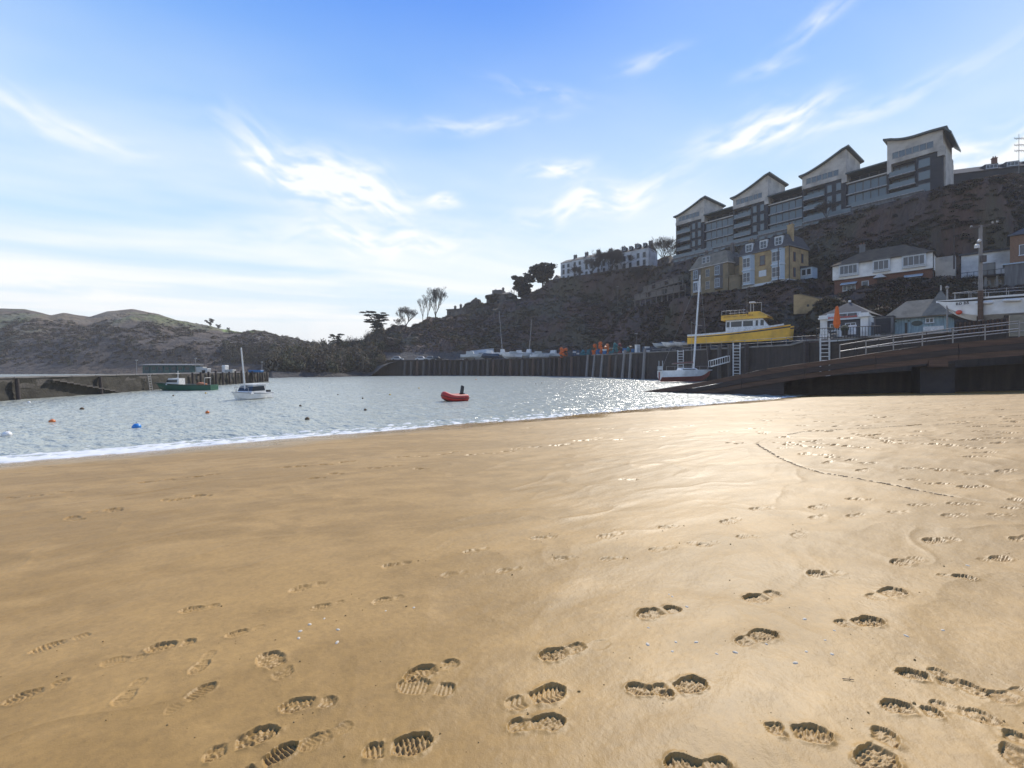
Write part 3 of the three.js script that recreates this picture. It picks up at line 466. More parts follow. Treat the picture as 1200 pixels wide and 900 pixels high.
{ // big yellow catamaran on the quay
  const d = 86, bow = P(926, 396, 80), st = P(811, 401, 92), o = thing('tour_catamaran', 'large yellow and white passenger catamaran parked on the quay', 'boat', [(bow.x + st.x) / 2, Q + 1.0, (bow.z + st.z) / 2], Math.atan2(-(bow.z - st.z), bow.x - st.x) + .0);
  const L = bow.distanceTo(st), W = 3.2;
  for (const z of [-1, 1]) { const h = hull({ L, B: 2.1, H: 2.1, rise: .72, keel: .12, bow: 4, stern: .95, rake: .02, chine: .16, flare: .95 }); const mv = (g) => [g].flat().map((q) => { q.translate(0, 0, z * W / 2 * 1.15); return q; }); const hl = obj('hull', mv(h.side), M.yellow, o); obj('hull_bottom', mv(h.bottom), M.blueFoul, o); obj('hull_stripe', mv(h.stripe), M.black, hl); obj('deck_edge', mv(h.deck), M.white, hl); }
  const pts = [], n = 12; const she = (u) => 2.1 * (1 + .72 * u * u * .9);
  const prof = []; for (let i = 0; i <= n; i++) { const u = i / n * .97; prof.push([-L / 2 + u * L, she(u)]); }
  const sideStrip = (z) => tri([...prof.map(([x, y]) => [x, y - .04, z]), ...prof.map(([x, y], i) => [x, y + .34 - .1 * Math.pow(i / n, 3), z])], Array.from({ length: n }, (_, i) => [i, i + 1, i + n + 2, i + n + 1]));
  const deckTop = tri([...prof.map(([x, y]) => [x, y - .02, -2.7]), ...prof.map(([x, y]) => [x, y - .02, 2.7])], Array.from({ length: n }, (_, i) => [i, i + n + 1, i + n + 2, i + 1]));
  for (const s of [1, -1]) obj('bulwark', sideStrip(s * 2.86), M.white, o); obj('deck', [deckTop, bx(-L / 2 + .3, L * .38, 1.0, 1.5, -1.6, 1.6)], M.white, o);
  obj('foredeck_face', canopyBox(L * .30, L * .46, 1.8, 3.2, 1.6, 2.1, 0, -.15), M.yellow, o);
  const cx0 = -L * .09, cx1 = L * .36; const cab = obj('cabin', [canopyBox(cx0, cx1, 1.9, 4.35, 2.4, 2.2, 0, 1.6)], M.white, o);
  for (const [a, b] of [[.02, .09], [.12, .36], [.39, .60], [.66, .71], [.76, .83]]) { const x0 = mix(cx0, cx1, a), x1 = mix(cx0, cx1, b); for (const s of [1, -1]) { const w = obj('window', tri([[x0, 2.95, s * 2.335], [x1, 2.95, s * 2.335], [x1, 4.0, s * 2.25], [x0, 4.0, s * 2.25]], [[0, 1, 2, 3]]), M.darkGlass, cab); void w; } }
  obj('windscreen', tri([[cx1 - .62, 2.95, 2.0], [cx1 - .62, 2.95, -2.0], [cx1 - 1.42, 4.2, -1.95], [cx1 - 1.42, 4.2, 1.95]], [[0, 1, 2, 3]]), M.darkGlass, cab);
  const roof = obj('roof', [canopyBox(cx0 - .8, cx1 - .6, 4.35, 4.75, 2.55, 2.5, 0, .3), bx(cx0 - .8, cx0 + L * .22, 4.75, 5.35, 2.35, 2.5), bx(cx0 - .8, cx0 + L * .22, 4.75, 5.35, -2.5, -2.35), bx(cx0 - .8, cx0 - .65, 4.75, 5.35, -2.35, 2.35)], M.yellow, o);
  obj('flying_bridge', canopyBox(cx0 + L * .22, cx1 - .7, 4.75, 5.75, 2.35, 1.9, .1, 1.5), M.yellow, o);
  obj('bridge_windscreen', tri([[cx1 - .78, 4.85, 1.9], [cx1 - .78, 4.85, -1.9], [cx1 - 2.0, 5.62, -1.6], [cx1 - 2.0, 5.62, 1.6]], [[0, 1, 2, 3]]), mat([.5, .42, .28], { rough: .3, name: 'tan_screen' }), roof);
  obj('top_rail', [bar([cx0 - .7, 6.2, 2.4], [cx0 + L * .2, 6.2, 2.4], .05), bar([cx0 - .7, 6.2, -2.4], [cx0 + L * .2, 6.2, -2.4], .05), ...Array.from({ length: 6 }, (_, i) => bar([cx0 - .7 + i * .8, 5.3, 2.4], [cx0 - .7 + i * .8, 6.2, 2.4], .04))], M.steel, o);
  const rm = obj('radar_arch', [bar([2.6, 5.6, 1.1], [2.6, 7.6, 1.1], .07), bar([2.6, 5.6, -1.1], [2.6, 7.6, -1.1], .07), bar([2.6, 7.6, -1.3], [2.6, 7.6, 1.3], .07), bar([4.4, 5.6, .9], [4.4, 7.5, .9], .05), bar([2.6, 7.55, .9], [4.4, 7.5, .9], .05)], M.steel, o); obj('radar', bx(2.2, 3.1, 7.65, 7.9, -.6, .6), M.white, rm);
  obj('whip_aerial', bar([1.6, 5.6, -.4], [1.6, 11.5, -.4], .04, .02, 5), M.rail, o);
  for (const x of [-L * .36, -L * .12, L * .12, L * .32]) obj('cradle_block', [bx(x - .25, x + .25, -1.0, .22, -2.6, 2.6)], M.timberDark, o);
  for (const c of o.children) if (['cabin', 'roof', 'flying_bridge', 'top_rail', 'radar_arch', 'whip_aerial'].includes(c.name)) c.position.y += .6;
  // lettering along the roof side, too small to read in the photograph: a row of dark strokes
  const r = rng(3); const strokes = []; for (let k = 0; k < 26; k++) { const x = cx0 - .2 + k * .2; if (k % 7 === 6) continue; strokes.push(bx(x, x + .06 + r() * .07, 4.9 + r() * .05, 5.12 + r() * .06, 2.5, 2.512)); } obj('lettering', strokes, mat([.22, .10, .02], { rough: .5, name: 'brown_lettering' }), roof).userData.kind = 'stuff';
}
{ // small boats on trailers astern of the catamaran
  const spots = [[776, 408, 100, 'grey-white motor boat on a trailer nearest the colourful net heaps', 25], [788, 404, 96, 'white speedboat on a trailer between two others on the quay', 20], [803, 401, 95, 'white dinghy on a trailer just astern of the yellow catamaran', 16]];
  for (const [px, py, d, label, a] of spots) {
    const p = P(px, py, d), o = thing('trailer_boat', label, 'boat', [p.x, Q, p.z], R(180 + a), 'small boats on trailers by the catamaran');
    const h = hull({ L: 5.2, B: 1.9, H: .95 }); const up = (g) => [g].flat().map((q) => { q.translate(0, 1.0, 0); return q; });
    obj('hull', [up(h.side), up(h.bottom)], px === 776 ? M.greyGel : M.gel, o); obj('deck', up(h.deck), M.gel, o); obj('windscreen', canopyBox(-.2, .9, 1.95, 2.4, .6, .5, .1, .5), M.darkGlass, o);
    obj('trailer_frame', [beam([-2.2, .7, .6], [2.8, .7, .1], .1, .12), beam([-2.2, .7, -.6], [2.8, .7, -.1], .1, .12), beam([-.6, .6, -.95], [-.6, .6, .95], .08, .08)], M.steel, o);
    for (const z of [-.95, .95]) { const w = new THREE.CylinderGeometry(.36, .36, .2, 14); w.rotateX(Math.PI / 2); w.translate(-.6, .36, z); obj('wheel', w, M.black, o); }
  }
}
{ // white fishing boat ashore at the right edge
  const b = V(51.2, 6.1, -50), o = thing('beached_trawler', 'large white fishing boat with registration on its bow, ashore beyond the railings', 'boat', [b.x + .61 * 5.5, b.y, b.z + .79 * 5.5], R(180 - 52.4));
  const h = hull({ L: 11, B: 3.4, H: 2.55, rise: .14, bow: 2.4, chine: .2 }); const up = (g) => [g].flat().map((q) => { q.translate(0, .5, 0); return q; });
  obj('hull', [up(h.side), up(h.bottom)], M.gel, o); obj('deck', up(h.deck), M.gel, o); obj('stripe', up(h.stripe), M.black, o);
  const c = obj('wheelhouse', canopyBox(-4, -.4, 3.0, 4.6, 1.2, 1.05, 0, .5), M.white, o); obj('window', canopyBox(-3.6, -.55, 3.75, 4.3, 1.17, 1.11, 0, .14), M.darkGlass, c); obj('roof', bx(-4.2, -.2, 4.6, 4.75, -1.2, 1.2), mat([.5, .06, .03], { rough: .5, name: 'red_roof' }), o);
  for (const z of [-1.35, 1.35]) { const k = z / 1.35; obj('deck_rail', [bar([5.2, 4.1, k * .15], [2.5, 3.95, k * 1.2], .025), bar([2.5, 3.95, k * 1.2], [-.5, 3.85, k * 1.55], .025), ...[5.0, 3.8, 2.5, 1, -.4].map((x) => bar([x, 3.2, k * clamp((5.4 - x) * .55, .1, 1.5)], [x, 4.0, k * clamp((5.4 - x) * .55, .1, 1.5)], .022))], M.steel, o); }
  for (const [x, z] of [[2.6, -1.42], [.6, -1.76]]) { const f = new THREE.CapsuleGeometry(.17, 1.0, 4, 10); f.rotateZ(Math.PI / 2 + .08); f.translate(x, 2.55, z); obj('fender', f, M.white, o); }
  obj('ball_fender', ball(4.6, 1.75, -.75, .27), mat([.62, .08, .04], { rough: .5, name: 'red_ball' }), o);
  for (const x of [-4, -1.5, 1, 3]) obj('cradle_block', bx(x - .2, x + .2, 0, 1.15, -1, 1), M.timberDark, o);
  o.userData.cut = undefined; delete o.userData.cut;
  globalThis.__trawler = o;
}
// ---------- buoys ----------
{
  const B = [[8, 511, .26, 'white', 'white mooring buoy at the left edge of the water'], [61, 495, .22, 'buoyOrange', 'orange mooring buoy between the white buoy and the blue buoy'], [160, 502, .30, 'buoyBlue', 'large bright blue mooring buoy near the foam'], [96, 480, .2, 'buoyDark', 'dark weedy buoy beyond the orange buoy'], [34, 472, .16, 'white', 'tiny white buoy close to the stone quay'], [243, 484, .19, 'buoyOrange', 'rusty orange buoy in front of the white cabin boat'], [241, 461, .16, 'buoyYellow', 'small yellow buoy off the green fishing boat'], [360, 492, .2, 'buoyDark', 'dark buoy nearest the foam, right of the cabin boat'], [352, 476, .14, 'buoyDark', 'small dark buoy just beyond the nearest dark one'], [396, 463, .13, 'buoyDark', 'tiny dark buoy in open water right of the cabin boat'],
    [425, 467, .14, 'buoyDark', 'tiny dark buoy left of the yellow-brown pair'], [428, 481, .16, 'buoyDark', 'small brown buoy left of the red dinghy, nearer the beach'], [457, 463, .17, 'buoyYellow', 'yellow-brown buoy in mid water left of the red dinghy'], [491, 455, .16, 'buoyYellow', 'pale yellow buoy far out left of the red dinghy'], [558, 445, .24, 'buoyOrange', 'red buoy far out below the white tent'], [635, 449, .16, 'buoyDark', 'tiny dark buoy far out towards the pilings'], [628, 450, .14, 'buoyDark', 'tiny dark buoy paired with another towards the pilings'], [363, 454, .13, 'white', 'tiny pale buoy beyond the cabin boat'], [203, 464, .13, 'buoyDark', 'tiny dark buoy below the bow of the green boat']];
  for (const [px, py, r0, m, label] of B) { const r = r0 * .6; const d = waterDepthAt(py), p = P(px, py, d), o = thing('mooring_buoy', label, 'buoy', [p.x, WATER, p.z], px, 'mooring buoys'); obj('float', ball(0, r * .35, 0, r, .95, 14, 10), M[m], o); obj('mooring_eye', [new THREE.TorusGeometry(r * .25, r * .07, 6, 10).translate(0, r * 1.38, 0)], M.steel, o); }
}
// ---------- old stone quay at the left ----------
{
  const A = V(-43.5 + .104 * 26, 0, -10), B = V(-48.6, 0, -85), dir = B.clone().sub(A), Lq = dir.length(); dir.normalize();
  const o = thing('stone_quay', 'long low dark stone quay with timber posts along the left water', 'quay', [A.x, 0, A.z], Math.atan2(-dir.z, dir.x));   // local x runs away from the camera, local +z towards the open water
  const r = rng(8); const rows = [];
  const wallGeo = gridMesh(300, 16, (i, j) => { const x = i / 300 * Lq, y = -3.2 + j / 16 * 3.82; return [x, y, .25 - .09 * (y + 3.2) * .6 + (fbm(x * .7, y * 1.4, 3) - .5) * .3]; });
  const w = obj('wall', wallGeo, M.weedStone, o); void w; void rows; void r;
  obj('deck', bx(0, Lq, -3.2, -.3, -9, -1.2), M.concrete, o); obj('parapet', bx(0, Lq - 26, -.3, .62, -1.2, .02), M.stone, o);
  for (let k = 0; k < 18; k++) { const x0 = (Lq - 26) / 18 * k; obj('coping_stone', bx(x0 + .03, x0 + (Lq - 26) / 18 - .03, .62, .74 + (k % 3) * .01, -1.25, .1), M.coping, o); }
  obj('quay_end', [bx(Lq - 26, Lq, -3.2, .62, -9, .02), bx(Lq - .01, Lq + 1.2, -3.2, .5, -9, -.4)], M.stone, o);
  obj('bollard', [bar([Lq - 20, .62, -.5], [Lq - 20, 1.1, -.5], .2, .24, 8)], M.black, o);
  for (let k = 0; k < 13; k++) { const x = Lq - 24 + k * 1.9; obj('timber_post', bar([x, -3, .5], [x, .75 + (k % 4) * .07, .3], .16, .14, 7), M.timberDark, o); }
  for (const x of [20.5, 24.5, 27.5, 36]) obj('timber_post', bar([x, -3, .55], [x, .55, .25], .16, .14, 7), M.timberDark, o);
  for (let k = 0; k < 13; k++) obj('step', bx(30.5 + k * .72, 30.5 + (k + 1) * .72, .42 - k * .15 - .12, .42 - k * .15, .05, .5), M.stone, o);
  for (const x of [22, 43]) { const l = obj('ladder', [beam([x - .22, -1.6, .62], [x - .22, .7, .3], .06, .06), beam([x + .22, -1.6, .62], [x + .22, .7, .3], .06, .06)], M.steel, o); for (let k = 0; k < 7; k++) obj('rung', bar([x - .22, -1.4 + k * .3, .59 - .042 * k], [x + .22, -1.4 + k * .3, .59 - .042 * k], .025), M.steel, l); }
}
{ // green shed on the quay, with its lamps
  const p = P(196, 436, 88), o = thing('quay_shed', 'long green shed with pale flat roof on the stone quay', 'shed', [p.x, -.3, p.z], R(-6));
  const wl = obj('wall', bx(-5.6, 5.6, 0, 2.2, -2, 0), mat([.030, .10, .10], { tex: 'streak', size: 2, rough: .7, name: 'green_cladding' }), o); void wl;
  obj('roof', slab([[-6, -2.4], [6, -2.4], [6, .5], [-6, .5]], [2.2, 2.2, 2.2, 2.2], [2.55, 2.55, 2.38, 2.38]), mat([.24, .24, .24], { tex: 'streak', size: 3, rough: .9, name: 'pale_roof' }), o);
  for (let k = 0; k < 7; k++) { const f = obj('door', bx(-5.2 + k * 1.52, -3.95 + k * 1.52, 0, 2.0, 0, .06), mat([.03, .07 + .02 * (k % 2), .08], { rough: .6, tex: 'streak', size: 1, name: 'green_door' }), o); obj('pane', bx(-5.0 + k * 1.52, -4.15 + k * 1.52, 1.3, 1.85, .055, .075), M.darkGlass, f); }
}
{
  const L1 = [[160, 422, 86, 'slim lamp post with box at left end of the green shed'], [229, 420, 88, 'slim lamp post with white head at right end of the green shed'], [307, 424, 84, 'thin bare pole on the far end of the stone quay']];
  for (const [px, py, d, label] of L1) { const p = P(px, py, d), o = thing('lamp_post', label, 'lamp post', [p.x, -.3, p.z], 0, 'lamp posts on the stone quay'); obj('pole', bar([0, 0, 0], [0, p.y + .3, 0], .07, .05), M.rail, o); obj('lamp_head', bx(-.2, .2, p.y + .2, p.y + .34, -.1, .1), M.tarp, o); }
  for (const [px, py, d, w, h, m, label] of [[236, 434, 80, 1.2, 1.0, 'tarp', 'pale crate stack right of the green shed'], [242, 436, 78, .9, .7, 'greyGel', 'grey fish bin beside the pale crates on the quay'], [264, 434, 76, .5, 1.3, 'white', 'white storage tank on the far end of the stone quay'], [270, 436, 75.5, 1.3, .5, 'tarp', 'pale tarpaulin bundle by the white tank'], [300, 434.5, 79, 2.2, .4, 'blue', 'blue tarpaulin bundle on the far end of the stone quay']]) {
    const p = P(px, py, d), o = thing('quay_bin', label, 'bin'); o.position.set(p.x, .62, p.z); obj('body', [canopyBox(-w / 2, w / 2, 0, h * .82, .45, .5, -.04, -.04)], M[m], o); obj('lid', [canopyBox(-w / 2 - .06, w / 2 + .06, h * .82, h, .52, .45, .06, .06)], M[m], o);
  }
}
// ---------- main harbour wall ----------
const wallPt = (d, off = 0) => V(67 - .344 * d + off * .9456, 0, -d + off * -.3253);   // off: metres behind the face
{
  const o = thing('harbour_wall', 'tall dark harbour wall below the yellow catamaran with ladders and fender posts', 'harbour wall');
  const n = 260, face = gridMesh(n, 20, (i, j) => { const d = 128 - i / n * 114, top = d < 66 ? mix(5.5, Q, sstep(55, 66, d)) : Q, y = -3.4 + (top + 3.4) * j / 20, q = wallPt(d, -.35 + .04 * (y + 3.4) + (fbm(d * .6, y * .9, 3) - .5) * .25); return [q.x, y, q.z]; });
  obj('wall', face, M.darkStone, o);
  obj('wall_core', slab([wallPt(128, .1), wallPt(14, .1), wallPt(14, 1.4), wallPt(128, 1.4)].map((q) => [q.x, q.z]), -3.4, [Q - .03, 5.47, 5.47, Q - .03]), M.darkStone, o);
  for (let d = 127; d > 30; d -= 2.6) { const t0 = d < 66 ? 5.5 : Q; obj('coping_stone', beam(wallPt(d, .32).setY(t0 + .12), wallPt(d - 2.5, .32).setY((d - 2.5 < 66 ? 5.5 : Q) + .12), 1.0, .26), M.coping, o); }
  const dOf = (px) => quayD(px);
  for (const [px, pale] of [[833, 0], [846, 1], [858, 1], [878, 0], [948, 0]]) { const d = dOf(px), q = wallPt(d, -.6); obj('fender_post', beam(q.clone().setY(-2.6), q.clone().setY(Q + (pale ? .8 : .5)), .55, .45), pale ? M.piling : M.timberDark, o); }
  for (const [px, y0, y1] of [[867, -.4, 5.9], [971, -1.6, 6.4], [801, -.4, 5.2]]) { const d = dOf(px), q = wallPt(d, -.75), e = V(.5, 0, .2), a = q.clone().sub(e), b = q.clone().add(e); const l = obj('ladder', [beam(a.clone().setY(y0), a.clone().setY(y1), .14, .14), beam(b.clone().setY(y0), b.clone().setY(y1), .14, .14)], M.white, o); for (let y = y0 + .3; y < y1 - .1; y += .55) obj('rung', beam(a.clone().setY(y), b.clone().setY(y), .1, .1), M.white, l); }
}
{ // railings along the wall's edge
  const o = thing('quay_railing', 'low grey pipe railing along the wall edge beside the catamaran', 'railing');
  for (let d = 91; d >= 61; d -= 2.5) obj('post', bar(wallPt(d, .8).setY(Q + .2), wallPt(d, .8).setY(Q + 1.45), .05), M.rail, o);
  for (const h of [.75, 1.4]) obj('rail', bar(wallPt(91, .8).setY(Q + h), wallPt(61, .8).setY(Q + h), .04), M.rail, o);
}
{ // lower far quay of close-set pilings
  const o = thing('pile_quay', 'far quay faced with close-set dark timber pilings', 'quay');
  const path = [[-45, 140], [-17, 142.4], [8, 137.5], [23.6, 126.5]], tops = [3.65, 3.7, 4.2, Q];
  obj('wall', slab([[-58, -136], [-45, -139.6], [-45, -146], [-58, -143]], -3.5, [1.6, 3.4, 3.6, 2.2]), M.darkStone, o);
  for (let k = 0; k < 3; k++) { const [x0, d0] = path[k], [x1, d1] = path[k + 1]; obj('wall', slab([[x0, -d0], [x1, -d1], [x1 + .3, -d1 - 4], [x0 + .3, -d0 - 4]], -3.5, [tops[k], tops[k + 1], tops[k + 1], tops[k]]), M.darkStone, o); obj('edge_beam', beam([x0, tops[k] + .1, -d0 + .2], [x1, tops[k + 1] + .1, -d1 + .2], .5, .35), M.timberDark, o); }
  const r = rng(12);
  for (let px = 476; px < 760; px += (px < 660 ? 5.2 : 7) + 2.6 * r()) {
    let x, d, top; if (px < 690) { const t = tOf(px); let k = 0; for (; k < 2; k++) { if (t < path[k + 1][0] / path[k + 1][1]) break; } const [x0, d0] = path[k], [x1, d1] = path[k + 1], f = (t * d0 - x0) / ((x1 - x0) - t * (d1 - d0)); x = mix(x0, x1, f); d = mix(d0, d1, f); top = mix(tops[k], tops[k + 1], f); } else { d = quayD(px); x = tOf(px) * d; top = Q; }
    const pale = [691, 699, 708, 732, 740, 757, 765].some((q) => Math.abs(q - px) < 3.3), tall = pale && (Math.abs(px - 732) < 4 || Math.abs(px - 757) < 4); const lean = (px > 680 ? .9 : .2) * (.6 + r() * .6);
    obj('piling', bar([x - .4 - lean * .3, -3, -d + .9], [x - .4 + lean * .7, top + (tall ? 1.0 : pale ? .3 : -.3 + r() * .4), -d + .6], pale ? .42 : .5, pale ? .36 : .44, 7), pale ? M.pilingPale : [M.timber, M.timberDark, M.piling, M.timberDark][Math.floor(r() * 4)], o);
  }
}
// ---------- slipway on timber beams ----------
{
  const A = [14.8, 50.2], dx = .853, dd = -.521, yTop = (s) => lerpList([[0, -1.42], [7.1, -.07], [13.4, 1.5], [18.2, 2.25], [24.5, 3.4], [30.8, 4.05], [44, 5.1], [60, 5.5]], s);
  const at = (s, w, y) => V(A[0] + dx * s + .521 * w, y, -(A[1] + dd * s + .853 * w));
  const o = thing('slipway', 'long dark timber slipway ramp rising from the water to the right', 'slipway');
  const L = 58, W = 6.5, r = rng(4);
  for (let s = 0; s < L; s += 1.45) { const s1 = Math.min(L, s + 1.42), y0 = yTop(s), y1 = yTop(s1); obj('deck_plank', slab([at(s, 0, 0), at(s1, 0, 0), at(s1, W, 0), at(s, W, 0)].map((q) => [q.x, q.z]), [y0 - .22, y1 - .22, y1 - .22, y0 - .22], [y0, y1, y1, y0].map((v) => v + r() * .02)), r() < .5 ? M.timber : M.timberDark, o); }
  for (let lay = 0; lay < 3; lay++) for (let s = 0; s < L - 1; s += 5.4) { const s1 = Math.min(L, s + 5.36), off = [.02, -.14, -.06][lay] - r() * .05, h = .46; const y0 = yTop(s) - .02 - lay * .5, y1 = yTop(s1) - .02 - lay * .5; const a0 = at(s, off, 0), a1 = at(s1, off, 0), b1 = at(s1, off + .4, 0), b0 = at(s, off + .4, 0); obj('edge_beam', slab([a0, a1, b1, b0].map((q) => [q.x, q.z]), [y0 - h, y1 - h, y1 - h, y0 - h], [y0, y1, y1, y0]), lay === 1 ? M.timberDark : M.timber, o); }
  { const pts = [], s1 = 14.5; obj('ramp_toe', slab([at(.5, .12, 0), at(s1, .12, 0), at(s1, W - .1, 0), at(.5, W - .1, 0)].map((q) => [q.x, q.z]), -3, [yTop(.5) - .3, yTop(s1) - 1.5, yTop(s1) - 1.5, yTop(.5) - .3]), M.timberDark, o); void pts; }
  for (const s of [33, 40, 47]) for (const w of [.6, 3.2, 6]) obj('support_post', beam(at(s, w, -2.5), at(s, w, yTop(s) - 1.3), .45, .45), M.timberDark, o);
  obj('added_light_block', slab([at(9, 3.4, 0), at(57, 3.4, 0), at(57, 4.2, 0), at(9, 4.2, 0)].map((q) => [q.x, q.z]), -3, [yTop(9) - .3, yTop(57) - .3, yTop(57) - .3, yTop(9) - .3].map((v, i) => v - (i === 0 || i === 3 ? .3 : .9))), M.darkStone, o);  // added dark slab: blocks light and the bright water behind, under the ramp
  obj('support_pier', slab([at(24.7, .5, 0), at(26.9, .5, 0), at(26.9, 3.3, 0), at(24.7, 3.3, 0)].map((q) => [q.x, q.z]), -2.5, [1.6, 1.9, 1.9, 1.6]), mat([.034, .028, .028], { tex: 'blotch', size: 3, bump: .05, rough: .9, name: 'pier_masonry' }), o);
  obj('beam_socket', [slab([at(25.1, -.25, 0), at(26.3, -.25, 0), at(26.3, .2, 0), at(25.1, .2, 0)].map((q) => [q.x, q.z]), 1.62, 2.2)], M.timber, o);
  const rl = thing('slipway_railing', 'grey pipe railing along the seaward edge of the slipway', 'railing');
  for (let s = 19; s <= 30.6; s += 1.93) obj('post', bar(at(s, .3, yTop(s)), at(s, .3, yTop(s) + 1.32), .045), M.rail, rl);
  for (const h of [.68, 1.28]) for (let s = 19; s < 30; s += 3.86) { const e = Math.min(30.6, s + 3.86); obj('rail', bar(at(s, .3, yTop(s) + h), at(e, .3, yTop(e) + h), .04), h > 1 ? M.rail : M.steel, rl); }
  const rk = thing('landing_stage_railing', 'dark upper railing on the landward edge of the slipway', 'railing');
  for (let s = 21; s <= 34; s += 1.8) obj('post', bar(at(s, W - .3, yTop(s)), at(s, W - .3, yTop(s) + 1.5), .045), M.timberDark, rk); for (const h of [.7, 1.4]) obj('rail', bar(at(21, W - .3, yTop(21) + h), at(34, W - .3, yTop(34) + h), .045), M.rail, rk);
}
{ // aluminium gangway hung on the wall
  const a = P(833, 430, 78), b = P(855, 424, 77), o = thing('gangway', 'short pale metal gangway hanging against the dark wall by the yacht', 'gangway');
  for (const [dz, n] of [[0, 'side_rail'], [.9, 'side_rail']]) { const q = V(0, 0, -dz), up = V(0, 1.1, 0); obj(n, [beam(a.clone().add(q), b.clone().add(q), .1, .1), beam(a.clone().add(q).add(up), b.clone().add(q).add(up), .1, .1), ...[0, .25, .5, .75, 1].map((k) => bar(a.clone().lerp(b, k).add(q), a.clone().lerp(b, k).add(q).add(up), .05))], M.white, o); }
  obj('deck', beam(a.clone().add(V(0, .05, -.45)), b.clone().add(V(0, .05, -.45)), .9, .08), M.steel, o);
}
